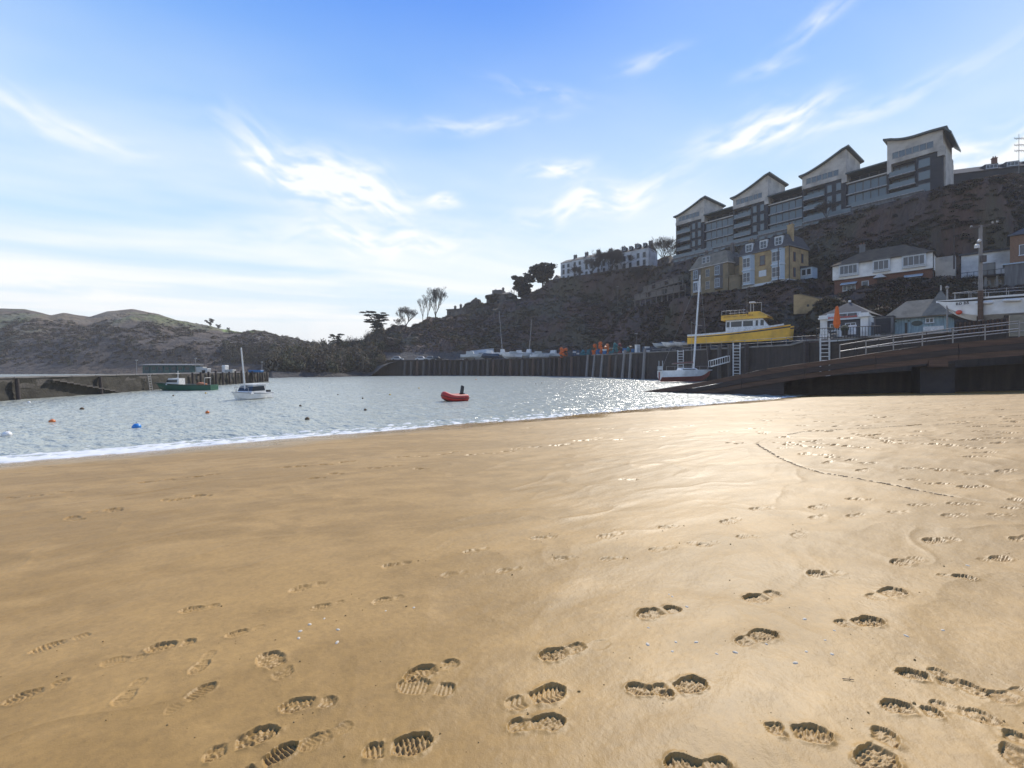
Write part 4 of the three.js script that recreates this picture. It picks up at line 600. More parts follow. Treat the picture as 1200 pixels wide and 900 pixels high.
// ---------- clutter on the far quay ----------
{
  const p = P(562, 416, 147), o = thing('boat_tent', 'large pale canvas boat shelter with sloping end on the far quay', 'tent', [p.x, 3.75, p.z], R(12));
  obj('canvas', tri([[-6, 0, 1.6], [5, 0, 1.6], [5, 0, -2.4], [-6, 0, -2.4], [-3, 3.4, -.6], [5, 4.3, -.6], [5, 1.6, 1.7], [-5.4, .9, 1.7]], [[7, 6, 5, 4], [0, 1, 6, 7], [0, 7, 4], [0, 4, 3], [1, 2, 5, 6], [3, 4, 5, 2]]), M.tarp, o); obj('ridge_pole', bar([-3.2, 3.42, -.6], [5.2, 4.33, -.6], .06), M.steel, o);
  const r = rng(21), labels = ['leftmost small boat below the pale boat shelter', 'dark-hulled small boat in front of the boat shelter', 'white small boat beside the taller of the two bare masts', 'white small boat between the two bare masts', 'grey small boat left of the shorter bare mast', 'white boat under the shorter bare mast', 'low white boat right of the shorter bare mast', 'grey upturned tender at the right end of the laid up boats'];
  [[552, 422], [573, 421], [589, 418], [600, 417], [609, 420], [620, 417], [632, 418], [648, 421]].forEach(([px, py], i) => {
    const d = 143 + (i % 3) * 1.6, q = P(px, py, d), b = thing('laid_up_boat', labels[i], 'boat', [q.x, 3.75, q.z], R(r() * 60 - 30 + (i % 2) * 180), hideGroup); const h = hull({ L: 6 + r() * 2, B: 2.2, H: 1.5 }); const m = [M.greyGel, M.blueFoul, M.gel, M.gel, M.greyGel, M.gel, M.gel, M.greyGel][i]; const up = (g) => [g].flat().map((k) => { k.translate(0, .5 + i % 3 * .35, 0); return k; });
    obj('hull', [up(h.side), up(h.bottom)], m, b); obj('deck', up(h.deck), M.gel, b); obj('cabin', canopyBox(-1.6 + (i % 3) * .4, 1.2, 1.9, 3.1 + (i % 3) * .4, .8, .65, .1, .6), i % 3 ? M.white : M.tarp, b); obj('cradle', [bx(-1.5, -1.2, 0, .75, -.6, .6), bx(1, 1.3, 0, .75, -.6, .6)], M.timberDark, b);
    if (i === 2) obj('mast', bar([0, 2.2, 0], [-1.2, 17.0, 0], .2, .14), M.pilingPale, b); if (i === 5) obj('mast', bar([0, 2.2, 0], [-.9, 14, 0], .2, .14), M.pilingPale, b);
  });
  // fish boxes, nets and floats
  const items = [[658, 410, 'orange', 1.6, 'tall orange float stack left of the net heaps'], [663, 411, 'orange', 1.3, 'smaller orange float stack left of the net heaps'], [690, 409, 'tealNet', 1.7, 'pale teal net heap left of the orange heap'], [697, 406, 'orange', 1.8, 'bright orange net heap, leftmost of the three big ones'], [704, 404, 'orange', 2.3, 'bright orange net heap, the tallest in the middle'], [711, 406, 'buoyOrange', 1.9, 'rust orange net heap right of the tallest orange heap'], [701, 412, 'blue', 1.6, 'blue fish box pile below the orange heaps'], [709, 413, 'blue', 1.5, 'blue fish box pile below the rust heap'], [716, 411, 'tealNet', 1.7, 'teal net heap between orange and brown heaps'], [721, 405, 'tealNet', 2.2, 'tall leaning teal net bundle'], [726, 406, 'antifoul', 2.3, 'dark red net bundle right of the teal bundle'], [732, 411, 'blue', 1.6, 'blue fish box pile right of the dark red bundle'], [738, 410, 'tealNet', 1.6, 'grey teal net heap near the white cabinet'], [744, 412, 'blue', 1.3, 'small blue box pile beside the white cabinet'], [757, 411, 'blueFoul', 2.0, 'dark blue covered heap nearest the trailer boats'], [675, 413, 'blueFoul', 1.5, 'dark blue box pile between orange floats and nets'], [683, 413, 'tealNet', 1.4, 'low teal heap left of the orange nets']];
  items.forEach(([px, py, m, s, label], i) => {
    const d = Math.min(quayD(Math.max(px, 690)), 130) + 3.5 + (i % 3), q = P(px, py, d), y = px < 690 ? 4.6 : Q, b = thing(m === 'blue' || m === 'blueFoul' ? 'fish_box_pile' : 'net_heap', label, m === 'blue' || m === 'blueFoul' ? 'boxes' : 'net', [q.x, y, q.z], r() * 3, 'fishing gear heaped on the quay');
    const top = Math.max(q.y - y + s * .5, s); let k = 0;
    if (m === 'blue' || m === 'blueFoul') for (let h = 0; h < top - .2; h += .45) for (const z of [-.5, .5]) if (r() < .85) obj('fish_box', [canopyBox(-.55 + r() * .2, .45 + r() * .2, h, h + .42, .36, .42, -.04, -.04).translate(0, 0, z)], r() < .25 ? M.white : M[m], b); else k++;
    if (!(m === 'blue' || m === 'blueFoul')) for (let h = 0; h < 9; h++) { const f = h / 9, g = new THREE.IcosahedronGeometry(.32 + r() * .3, 1), pp = g.attributes.position; for (let v = 0; v < pp.count; v++) { const w = .75 + .5 * hsh(Math.round(pp.getX(v) * 90) + h, Math.round(pp.getY(v) * 90)); pp.setXYZ(v, pp.getX(v) * w, pp.getY(v) * w, pp.getZ(v) * w); } g.deleteAttribute('normal'); g.deleteAttribute('uv'); g.translate((r() - .5) * s * .8 * (1 - f * .6), .25 + f * top * .85, (r() - .5) * s * .6 * (1 - f)); g.computeVertexNormals(); obj(h % 3 ? 'net' : 'float', g, r() < .2 ? M.buoyDark : M[m], b); }
  });
  const c = P(747, 406, 107), w = thing('white_cabinet', 'white upright cabinet standing among the net heaps', 'cabinet', [c.x, Q, c.z], .3); obj('body', bx(-.5, .5, 0, 2.2, -.4, .4), M.white, w); obj('door', bx(-.4, .4, .15, 2.0, .4, .43), M.greyGel, w); obj('roof', bx(-.56, .56, 2.2, 2.28, -.46, .46), M.steel, w);
  for (const [px, py, d, label] of [[746, 391, 108, 'thin dark pole behind the white cabinet'], [724, 336, 150, 'pale lamp post standing on the dark cliff slope']]) { const q = P(px, py, d), y0 = px === 724 ? yOf(356, d) - 1 : Q, l = thing('slope_post', label, 'post', [q.x, y0, q.z]); obj('pole', bar([0, 0, 0], [0, q.y - y0, 0], .14, .1), M.piling, l); obj('lamp_head', bx(-.5, .3, q.y - y0 - .1, q.y - y0 + .12, -.15, .15), M.pilingPale, l); }
  // parked cars under the cliff
  for (const [px, py, m, label] of [[494, 424.5, 'white', 'white parked car on the far quay below the cliff'], [505, 425, 'greyGel', 'grey parked car right of the white car'], [512, 425, 'black', 'dark parked van second right of the white car'], [466, 425, 'greyGel', 'small pale parked car left of the white car']]) {
    const q = P(px, py, 146), k = thing('parked_car', label, 'car', [q.x, 3.72, q.z], 0, 'cars parked on the far quay'); obj('body', [canopyBox(-2, 2, .35, .85, .8, .85, -.05, .05)], M[m], k); const cb = obj('cabin', canopyBox(-1.5, 1.1, .85, 1.45, .78, .62, .4, .6), M[m], k); obj('window', canopyBox(-1.3, .85, .93, 1.36, .79, .665, .25, .38), M.darkGlass, cb);
    for (const x of [-1.25, 1.25]) for (const z of [-.72, .72]) { const t = new THREE.CylinderGeometry(.33, .33, .22, 12); t.rotateX(Math.PI / 2); t.translate(x, .33, z); obj('wheel', t, M.black, k); }
  }
}
// ---------- buildings on the hillside ----------
const wallMat = {
  cream: mat([.46, .42, .37], { tex: 'blotch', size: 6, rough: .85, name: 'cream_render' }),
  slateClad: mat([.030, .033, .042], { tex: 'grain', size: 3, rough: .85, name: 'charcoal_cladding' }),
  white: mat([.78, .76, .72], { tex: 'blotch', size: 7, rough: .85, name: 'white_render' }),
  yellow: mat([.37, .265, .135], { tex: 'blotch', size: 4, rough: .85, bump: .02, bsize: 1, name: 'yellow_brick' }),
  tan: mat([.21, .165, .10], { tex: 'blotch', size: 4, rough: .85, bump: .02, bsize: 1, name: 'tan_brick' }),
  brick: mat([.17, .075, .048], { tex: 'speck', size: 1.5, rough: .85, name: 'red_brick' }),
  orange: mat([.23, .125, .072], { tex: 'speck', size: 1.5, rough: .85, name: 'orange_brick' }),
  grey: mat([.15, .15, .155], { tex: 'streak', size: 4, rough: .8, name: 'grey_render' }),
  stone: mat([.115, .105, .10], { tex: 'blotch', size: 3, rough: .9, bump: .05, name: 'grey_stone' }),
  blue: mat([.26, .37, .42], { tex: 'streak', size: 2, rough: .7, name: 'pale_blue_boards' }),
  roofEdge: mat([.055, .075, .078], { tex: 'speck', size: 2, rough: .5, name: 'green_grey_metal' }),
  frameWhite: mat([.62, .65, .68], { rough: .5, tex: 'speck', size: 1, name: 'white_frame' }),
  frameBlue: mat([.42, .52, .62], { rough: .5, tex: 'speck', size: 1, name: 'pale_blue_frame' }),
  band: mat([.30, .30, .30], { tex: 'streak', size: 4, rough: .7, name: 'pale_slab_edge' }),
  greenGlass: mat([.11, .14, .16], { rough: .14, name: 'balustrade_glass', physical: { specularIntensity: 1 } }),
  curtain: mat([.09, .12, .15], { rough: .09, name: 'curtain_wall_glass', physical: { specularIntensity: 1 } }),
  moss: mat([.105, .076, .048], { tex: 'blotch', size: 2.5, rough: 1, bump: .03, bsize: 1, name: 'mossy_tiles' }),
};
// a window on a wall that faces local +z at depth z: frame with bars, glass set back in it
function win(o, x0, x1, y0, y1, z, fm = wallMat.frameWhite, cols = 2, rows = 1, gm = M.houseGlass, b = .09) {
  const g = [bx(x0, x1, y1 - b, y1, z, z + .09), bx(x0 - .06, x1 + .06, y0 - b * .6, y0 + b, z, z + .14), bx(x0, x0 + b, y0 + b, y1 - b, z, z + .09), bx(x1 - b, x1, y0 + b, y1 - b, z, z + .09)];
  for (let k = 1; k < cols; k++) { const x = mix(x0, x1, k / cols); g.push(bx(x - b * .4, x + b * .4, y0 + b, y1 - b, z, z + .075)); }
  for (let k = 1; k < rows; k++) { const y = mix(y0, y1, k / rows); g.push(bx(x0 + b, x1 - b, y - b * .3, y + b * .3, z, z + .07)); }
  const f = obj('window', g, fm, o); obj('pane', bx(x0 + b, x1 - b, y0 + b, y1 - b, z, z + .03), gm, f); return f;
}
function chimney(o, x, z, y0, y1, m, w = .9) { const c = obj('chimney', [bx(x - w / 2, x + w / 2, y0, y1, z - .35, z + .35), bx(x - w / 2 - .08, x + w / 2 + .08, y1, y1 + .18, z - .43, z + .43)], m, o); for (const k of [-.25, .25]) obj('chimney_pot', bar([x + k * w, y1 + .18, z], [x + k * w, y1 + .65, z], .13, .1, 7), wallMat.brick, c); }
wallMat.paleTile = mat([.20, .178, .14], { tex: 'blotch', size: 2.5, rough: 1, bump: .03, bsize: 1, name: 'pale_felt' });
wallMat.shadedWhite = mat([.52, .53, .55], { tex: 'blotch', size: 5, rough: .9, name: 'shaded_hazy_white_render' });  // white render for the skyline terrace, with shade and haze mixed into its colour
wallMat.walk = mat([.17, .145, .125], { tex: 'grain', size: 2, rough: .9, name: 'grey_timber' });
const TH = R(-52.4);
// ----- the long apartment block -----
{
  const o = thing('apartment_block', 'long dark modern apartment block with four pale peaked pavilions on the hilltop', 'building', [101, 0, -100], TH);
  for (let s = -4; s <= 72; s += 3.5) for (const z of [2.5, -3, -9]) { const x = 101 - .61 * s + .792 * -z, d = 100 + .792 * s + .61 * -z; pads.push([x, d, 4.2, lerpList([[-4, 43.6], [8, 43], [20, 41.8], [38, 40.2], [68, 38.9]], s) - (z > 0 ? 1.5 : .4)]); }
  const SC = wallMat.slateClad, CR = wallMat.cream;
  const pav = (x0, x1, yA, yB, base, idx) => {
    const w = x1 - x0, xm = mix(x0, x1, .53);
    obj('wall', [bx(xm, x1, base, 52.5, -13, 0), bx(x0, xm, base, 52.5, -13, -1.9), bx(x0, x0 + .35, base, 52.5, -1.9, 0)], SC, o);
    // floors of balconies on the left half
    for (let y = 49.4; y > base - 1; y -= 3) {
      const b = obj('balcony', [bx(x0 + .35, xm, y - .28, y, -1.9, .45)], wallMat.band, o); obj('balustrade', bx(x0 + .45, xm - .08, y + .02, y + 1.02, .36, .40), wallMat.greenGlass, b);
      for (let k = 0; k < 3; k++) { const a = mix(x0 + .6, xm - .3, k / 3), c = mix(x0 + .6, xm - .3, (k + 1) / 3) - .12; win(o, a, c, y + .05, y + 2.4, -1.9, wallMat.grey, 1, 1, wallMat.curtain, .07); }
    }
    // windows on the right half
    for (let y = 49.6; y > base + .5; y -= 3) for (const k of idx === 3 ? [.1] : [.12, .55]) { const a = mix(xm, x1, k), c = a + (idx === 3 ? 2.1 : 1.15); win(o, a, c, y, y + 2.05, 0, wallMat.grey, 1, 1, wallMat.greenGlass, .07); }
    // pale upper storey: band, strip of windows, wall up to the swept roof
    obj('pale_band', [bx(x0, x1 + .25, 52.5, 53.6, -13, .25), bx(x1 - .9, x1 + .25, 51.2, 52.5, -2, .25), ...(idx === 3 ? [bx(x0, x0 + .8, 50.2, 52.5, -2, .25)] : [])], CR, o);
    const n = 12, top = []; for (let k = 0; k <= n; k++) { const f = k / n; top.push([mix(x0, x1, f), yA + (yB - yA) * Math.pow(f, idx === 3 ? 1 : 1.35) - (idx === 3 ? 1.3 * Math.sin(f * Math.PI) * (1 - f) : 0)]); }
    const wallPts = [], faces = []; for (const z of [0, -13]) for (const [x, y] of top) wallPts.push([x, 53.6, z], [x, y, z]);
    const m2 = (n + 1) * 2; for (let k = 0; k < n; k++) { faces.push([k * 2, k * 2 + 2, k * 2 + 3, k * 2 + 1], [m2 + k * 2, m2 + k * 2 + 1, m2 + k * 2 + 3, m2 + k * 2 + 2]); } faces.push([n * 2, m2 + n * 2, m2 + n * 2 + 1, n * 2 + 1], [0, 1, m2 + 1, m2]);
    obj('upper_wall', tri(wallPts, faces), CR, o);
    for (let k = 0; k < 6; k++) { const a = x0 + w * (.10 + k * .125), c = a + w * .115; win(o, a, c, 53.75, 55.3, 0, wallMat.band, 1, 1, k % 3 ? wallMat.curtain : wallMat.greenGlass, .08); }
    const rp = [], rf = []; for (const [x, y] of top) for (const z of [.8, -13.8]) for (const h of [0, .42]) rp.push([x + (x === top[0][0] ? -.7 : x === top[n][0] ? .8 : 0), y + h + .01, z]);
    for (let k = 0; k < n; k++) { const a = k * 4, b = a + 4; rf.push([a + 1, b + 1, b + 3, a + 3], [a, a + 2, b + 2, b], [a, b, b + 1, a + 1], [a + 2, a + 3, b + 3, b + 2]); } rf.push([0, 1, 3, 2], [n * 4, n * 4 + 2, n * 4 + 3, n * 4 + 1]);
    obj('pavilion_roof', tri(rp, rf), wallMat.roofEdge, o);
    if (idx === 3) { obj('end_wall', bx(x1, x1 + .3, base, 52.5, -13, -1.2), CR, o); obj('eave', slab([[x1 + .3, .9], [x1 + 1.5, .9], [x1 + 1.5, -13.8], [x1 + .3, -13.8]], [yB - .2, yB - 1.7, yB - 1.7, yB - .2], [yB + .35, yB - 1.2, yB - 1.2, yB + .35]), wallMat.roofEdge, o); }
  };
  const link = (x0, x1, base) => {
    const z = -.6; obj('wall', [bx(x0, x1, base, 50.9, -13, z - .25), bx(x0, x1, 50.9, 53.2, -13, z - 2.6)], SC, o); obj('link_roof', [slab([[x0, .5], [x1, .5], [x1, -13], [x0, -13]], [53.2, 53.2, 53.9, 53.9], [53.6, 53.6, 54.3, 54.3])], wallMat.roofEdge, o);
    for (let y = 50.9; y > base + 1; y -= 3) {
      const b = obj('floor_slab', bx(x0, x1, y - .26, y + .05, z - .25, z + .45), y > 50 ? CR : wallMat.band, o); void b;
      if (y > base + 3.2) for (let k = 0; k < 5; k++) { const a = mix(x0 + .3, x1 - .2, k / 5), c = mix(x0 + .3, x1 - .2, (k + 1) / 5) - .06; win(o, a, c, y - 2.9, y - .35, z - .25, wallMat.grey, 1, 1, wallMat.curtain, .07); }
    }
    for (let k = 0; k < 4; k++) { const a = mix(x0 + .3, x1 - .2, k / 4), c = mix(x0 + .3, x1 - .2, (k + 1) / 4) - .1; win(o, a, c, 51, 53, z - 2.6, wallMat.grey, 1, 1, M.darkGlass, .07); }
  };
  pav(-68.4, -57.9, 55.6, 59.4, 38, 0); pav(-48.2, -37.8, 56.0, 60.2, 39, 1); pav(-28.7, -18.5, 56.2, 60.4, 40.4, 2); pav(-10, 0, 58.9, 57.2, 42, 3);
  link(-57.9, -48.2, 38.6); link(-37.8, -28.7, 39.8); link(-18.5, -10, 41);
  // terrace of the lowest storey
  for (const [x0, x1, y] of [[-68.6, -54, 40.6], [-54, -40, 41.2], [-40, -28, 42], [-28, -17, 42.7], [-17, -3, 43.8]]) { const t = obj('terrace', bx(x0, x1, y - 4.5, y - .3, -1.5, 1.7), wallMat.grey, o); obj('terrace_edge', bx(x0, x1 - .02, y - .3, y - .05, -1.5, 1.95), wallMat.band, t); obj('balustrade', bx(x0 + .1, x1 - .1, y - .05, y + .95, 1.75, 1.79), wallMat.greenGlass, t); const n = Math.round((x1 - x0) / 2.3); for (let k = 0; k < n; k++) { const a = mix(x0, x1, (k + .15) / n), c = mix(x0, x1, (k + .85) / n); if (y < 43.5) win(o, a, c, y - 2.6, y - .7, 1.7, wallMat.grey, 1, 1, wallMat.greenGlass, .08); } }
}
// ----- houses -----
// o: local x along the front (left to right), z towards the harbour; y in metres above the base
function hipRoof(x0, x1, z0, z1, y, h, inset, over = .35) { const a = [x0 - over, y, z1 + over], b = [x1 + over, y, z1 + over], c = [x1 + over, y, z0 - over], d = [x0 - over, y, z0 - over], zm = (z0 + z1) / 2, e = [x0 + inset, y + h, zm], f = [x1 - inset, y + h, zm]; const low = [a, b, c, d].map(([p, q, r]) => [p, q - .12, r]); return tri([a, b, c, d, e, f, ...low], [[0, 1, 5, 4], [1, 2, 5], [2, 3, 4, 5], [3, 0, 4], [6, 7, 1, 0], [7, 8, 2, 1], [8, 9, 3, 2], [9, 6, 0, 3], [9, 8, 7, 6]]); }
function mansard(x0, x1, z0, z1, y, h, ins, over = .3) { return tri([[x0 - over, y, z1 + over], [x1 + over, y, z1 + over], [x1 + over, y, z0 - over], [x0 - over, y, z0 - over], [x0 + ins, y + h, z1 - ins], [x1 - ins, y + h, z1 - ins], [x1 - ins, y + h, z0 + ins], [x0 + ins, y + h, z0 + ins]], [[0, 1, 5, 4], [1, 2, 6, 5], [2, 3, 7, 6], [3, 0, 4, 7], [4, 5, 6, 7], [3, 2, 1, 0]]); }
function cornerAt(px, d, len, th, y0, pad = 1) { // group at the front-left corner of a front whose right corner stands at column px, distance d
  const xr = tOf(px) * d, ux = Math.cos(th), uz = -Math.sin(th); const pos = [xr - ux * len, y0, -d - uz * len];
  for (let s = -1; s <= len + 1; s += 2.5) for (const z of [1.5, -3, -7]) pads.push([pos[0] + ux * s + Math.sin(th) * z, -(pos[2] + uz * s + Math.cos(th) * z), 3.2 * pad, y0 - 1.1]);
  return pos;
}
{ // yellow guest house with blue bay windows
  const th = Math.atan2(-.87, .5), o = thing('guest_house', 'yellow brick house with pale blue bay windows and slate mansard roof', 'house', cornerAt(924, 100, 12, th, 22), th);
  obj('wall', bx(0, 12, -3, 8.2, -9, 0), wallMat.yellow, o); obj('plinth', bx(-.1, 12.1, -3, .3, -9.1, .12), wallMat.frameWhite, o);
  const rf = obj('roof', mansard(0, 12, -9, 0, 8.2, 3.0, .9), M.slate, o); void rf; obj('eave', bx(-.35, 12.35, 8.0, 8.22, -9.3, .35), wallMat.grey, o);
  for (const [x0, x1] of [[1.0, 4.0], [8.2, 11.2]]) for (const y of [.9, 4.6]) { const b = obj('bay', [slab([[x0, .02], [x1, .02], [x1 - .5, .95], [x0 + .5, .95]], y - .45, y + 2.9), slab([[x0 - .1, .03], [x1 + .1, .03], [x1 - .35, 1.1], [x0 + .35, 1.1]], y + 2.9, y + 3.1)], wallMat.frameBlue, o); obj('bay_sill', slab([[x0 - .1, .03], [x1 + .1, .03], [x1 - .35, 1.1], [x0 + .35, 1.1]], y - .62, y - .45), wallMat.frameWhite, b); win(o, x0 + .55, x1 - .55, y + .1, y + 2.5, .95, wallMat.frameWhite, 2, 2); }
  win(o, 5.3, 6.6, 4.7, 7.1, 0, wallMat.brick, 1, 2); const s = obj('wall_sign', bx(5.1, 6.9, 1.9, 3.4, 0, .1), wallMat.frameWhite, o); void s;
  for (const x of [1.6, 5.2, 8.8]) { const d = obj('dormer', [bx(x, x + 1.9, 8.5, 10.9, -1.6, -.05)], wallMat.frameWhite, o); obj('dormer_roof', bx(x - .15, x + 2.05, 10.9, 11.1, -1.8, .12), M.slate, d); win(o, x + .15, x + 1.75, 8.8, 10.6, -.05, wallMat.frameWhite, 2, 2); }
  chimney(o, 11.2, -2.5, 8.4, 13.4, wallMat.yellow, 1.2); chimney(o, .8, -4, 8.4, 12.6, wallMat.tan, 1.1);
  for (const [z, y] of [[-3, .9], [-3, 4.6], [-6.5, .9], [-6.5, 4.6]]) { const f = obj('window', [bx(12, 12.1, y, y + 2.3, z, z + 1)], wallMat.brick, o); obj('pane', bx(12.09, 12.13, y + .15, y + 2.15, z + .12, z + .88), M.houseGlass, f); }
  obj('drainpipe', bar([12.1, -2, -.2], [12.1, 8, -.2], .07), M.black, o);
  const c = obj('conservatory', bx(12.05, 14.6, .6, 3.2, -7.6, -5.2), wallMat.frameBlue, o); obj('conservatory_roof', slab([[12.05, -5.0], [14.8, -5.0], [14.8, -7.8], [12.05, -7.8]], 3.2, [3.9, 3.3, 3.3, 3.9]), M.slate, c); for (const x of [12.3, 13.4]) win(o, x, x + 1, 1.4, 2.9, -5.2, wallMat.frameWhite, 1, 1, M.darkGlass);
}
{ // tan villa to its left
  const th = Math.atan2(-.87, .5), o = thing('tan_villa', 'shabby tan brick villa with steep grey roof left of the yellow house', 'house', cornerAt(853, 111, 11.2, th, 22), th);
  obj('wall', bx(0, 11.2, -3, 7.0, -8, 0), wallMat.tan, o); obj('roof', mansard(0, 11.2, -8, 0, 7, 3.6, 1.5), wallMat.paleTile, o); obj('eave', bx(-.35, 11.55, 6.8, 7.02, -8.3, .4), wallMat.cream, o);
  for (const x of [3.4, 4.7]) win(o, x, x + 1.1, 8.0, 9.8, -.35, wallMat.frameWhite, 1, 2); for (const [x0, x1] of [[1, 3.2], [7.6, 9.8]]) for (const y of [.7, 4]) { obj('bay', slab([[x0, .02], [x1, .02], [x1 - .4, .8], [x0 + .4, .8]], y - .4, y + 2.7), x0 < 2 && y < 2 ? wallMat.frameWhite : wallMat.grey, o); win(o, x0 + .42, x1 - .42, y, y + 2.3, .8, wallMat.frameBlue, 2, 2); }
  for (const y of [.8, 4.1]) win(o, 4.7, 6.0, y, y + 2.1, 0, wallMat.cream, 1, 2); chimney(o, 2, -4, 9.6, 12, wallMat.stone); chimney(o, 9.8, -4, 9.6, 12.2, wallMat.stone);
  const tr = obj('turret', [new THREE.CylinderGeometry(1.6, 1.7, 5, 12, 1, true).translate(12.2, .6, -1.6), new THREE.CylinderGeometry(1.75, 1.75, .25, 12).translate(12.2, 3.1, -1.6)], wallMat.tan, o); void tr;
  obj('side_wing', bx(11.2, 14.2, -3, 6.2, -8, -3), wallMat.tan, o); obj('side_wing_roof', bx(11.2, 14.4, 6.2, 8.6, -8.2, -2.8), M.slate, o);
}
{ // white double-fronted house on the right slope
  const th = Math.atan2(-.76, .65), o = thing('white_villa', 'long white upper-storey house over red brick with brown hipped roof', 'house', cornerAt(1093, 78, 15, th, 17.2, .9), th);
  obj('ground_floor', bx(.2, 14.8, -3, 2.5, -8, -.6), wallMat.brick, o); obj('upper_wall', bx(0, 15, 2.5, 5.5, -8.2, 0), wallMat.white, o); obj('roof', hipRoof(0, 15, -8.2, 0, 5.5, 3.0, 4.5), wallMat.moss, o);
  for (const [x0, x1, c] of [[1.3, 4.2, 4], [6.7, 9.0, 3], [11, 14, 4]]) { const b = obj('bay', [bx(x0 - .15, x1 + .15, 3.0, 5.35, 0, .45)], wallMat.frameWhite, o); obj('bay_roof', bx(x0 - .3, x1 + .3, 5.35, 5.5, 0, .65), wallMat.grey, b); win(o, x0, x1, 3.35, 5.15, .45, wallMat.frameWhite, c, 1); }
  for (const x0 of [1.4, 11.1]) { const p = obj('awning', slab([[x0, -.58], [x0 + 2.6, -.58], [x0 + 2.6, .7], [x0, .7]], [1.7, 1.7, 1.2, 1.2], [1.85, 1.85, 1.35, 1.35]), wallMat.frameBlue, o); void p; win(o, x0 + .2, x0 + 2.3, .1, 1.2, -.6, wallMat.frameWhite, 3, 1); }
  const pr = obj('porch', [tri([[6.6, 1.9, .5], [8.6, 1.9, .5], [7.6, 2.7, .5], [6.6, 1.9, -.6], [8.6, 1.9, -.6], [7.6, 2.7, -.6]], [[0, 1, 2], [0, 2, 5, 3], [1, 4, 5, 2], [0, 3, 4, 1]])], wallMat.frameWhite, o); obj('door', bx(7.1, 8.1, -.2, 1.8, -.6, -.52), M.timberDark, pr); win(o, 4.7, 5.8, .4, 1.7, -.6, wallMat.frameWhite, 1, 1);
  chimney(o, 4.2, -4, 7.6, 9.6, wallMat.grey); obj('side_porch', bx(15, 17.6, 1.2, 5.0, -6.5, -4), wallMat.cream, o); obj('drainpipe', bar([15.06, 0, -.3], [15.06, 5.4, -.3], .06), M.black, o);
}
{ // white flat-roofed house at the right edge, brick house beside it
  const th = Math.atan2(-.76, .65), o = thing('flat_roof_house', 'white flat-roofed house with balcony and grey window behind the utility pole', 'house', cornerAt(1184, 78, 6.2, th, 16, .8), th);
  obj('wall', bx(0, 6.2, 2.6, 7.1, -6, 0), wallMat.white, o); obj('lower_wall', bx(.2, 6, -3, 2.5, -6, -.9), wallMat.cream, o); obj('roof', bx(-.3, 6.5, 7.1, 7.4, -6.3, .4), M.slate, o); const b = obj('balcony', bx(-.2, 6.3, 2.45, 2.7, -.9, 1.1), M.timberDark, o); for (let k = 0; k < 8; k++) obj('baluster', bar([k * .85, 2.7, 1.0], [k * .85, 3.6, 1.0], .04), M.black, b); obj('handrail', bar([0, 3.6, 1.0], [6, 3.6, 1.0], .05), M.black, b);
  win(o, 2.5, 4.4, 2.9, 5.1, 0, wallMat.grey, 2, 1, wallMat.greenGlass); for (const x of [1.8, 3.2, 4.6]) { obj('pillar', bx(x - .15, x + .15, -1, 2.45, .5, .8), wallMat.cream, o); win(o, x - .3, x + .6, 1.0, 2.0, -.9, wallMat.frameWhite, 1, 1, M.darkGlass); }
  const q = thing('brick_house', 'orange brick house cut off by the right edge of the view', 'house', cornerAt(1300, 66, 10, th, 16, .8), th); obj('wall', bx(0, 10, -3, 8.2, -7, 0), wallMat.orange, q); obj('roof', hipRoof(0, 10, -7, 0, 8.2, 2.4, 3), M.slate, q); for (const x of [1, 5, 8]) win(q, x, x + 1.5, 4.6, 6.4, 0); obj('garage_roof', slab([[-.8, .2], [9, .2], [9, 3.2], [-.8, 3.2]], 2.8, [3.4, 3.4, 3.0, 3.0]), wallMat.frameBlue, q); obj('garage', bx(-.6, 8.8, -3, 2.8, .1, 3), wallMat.grey, q);
}
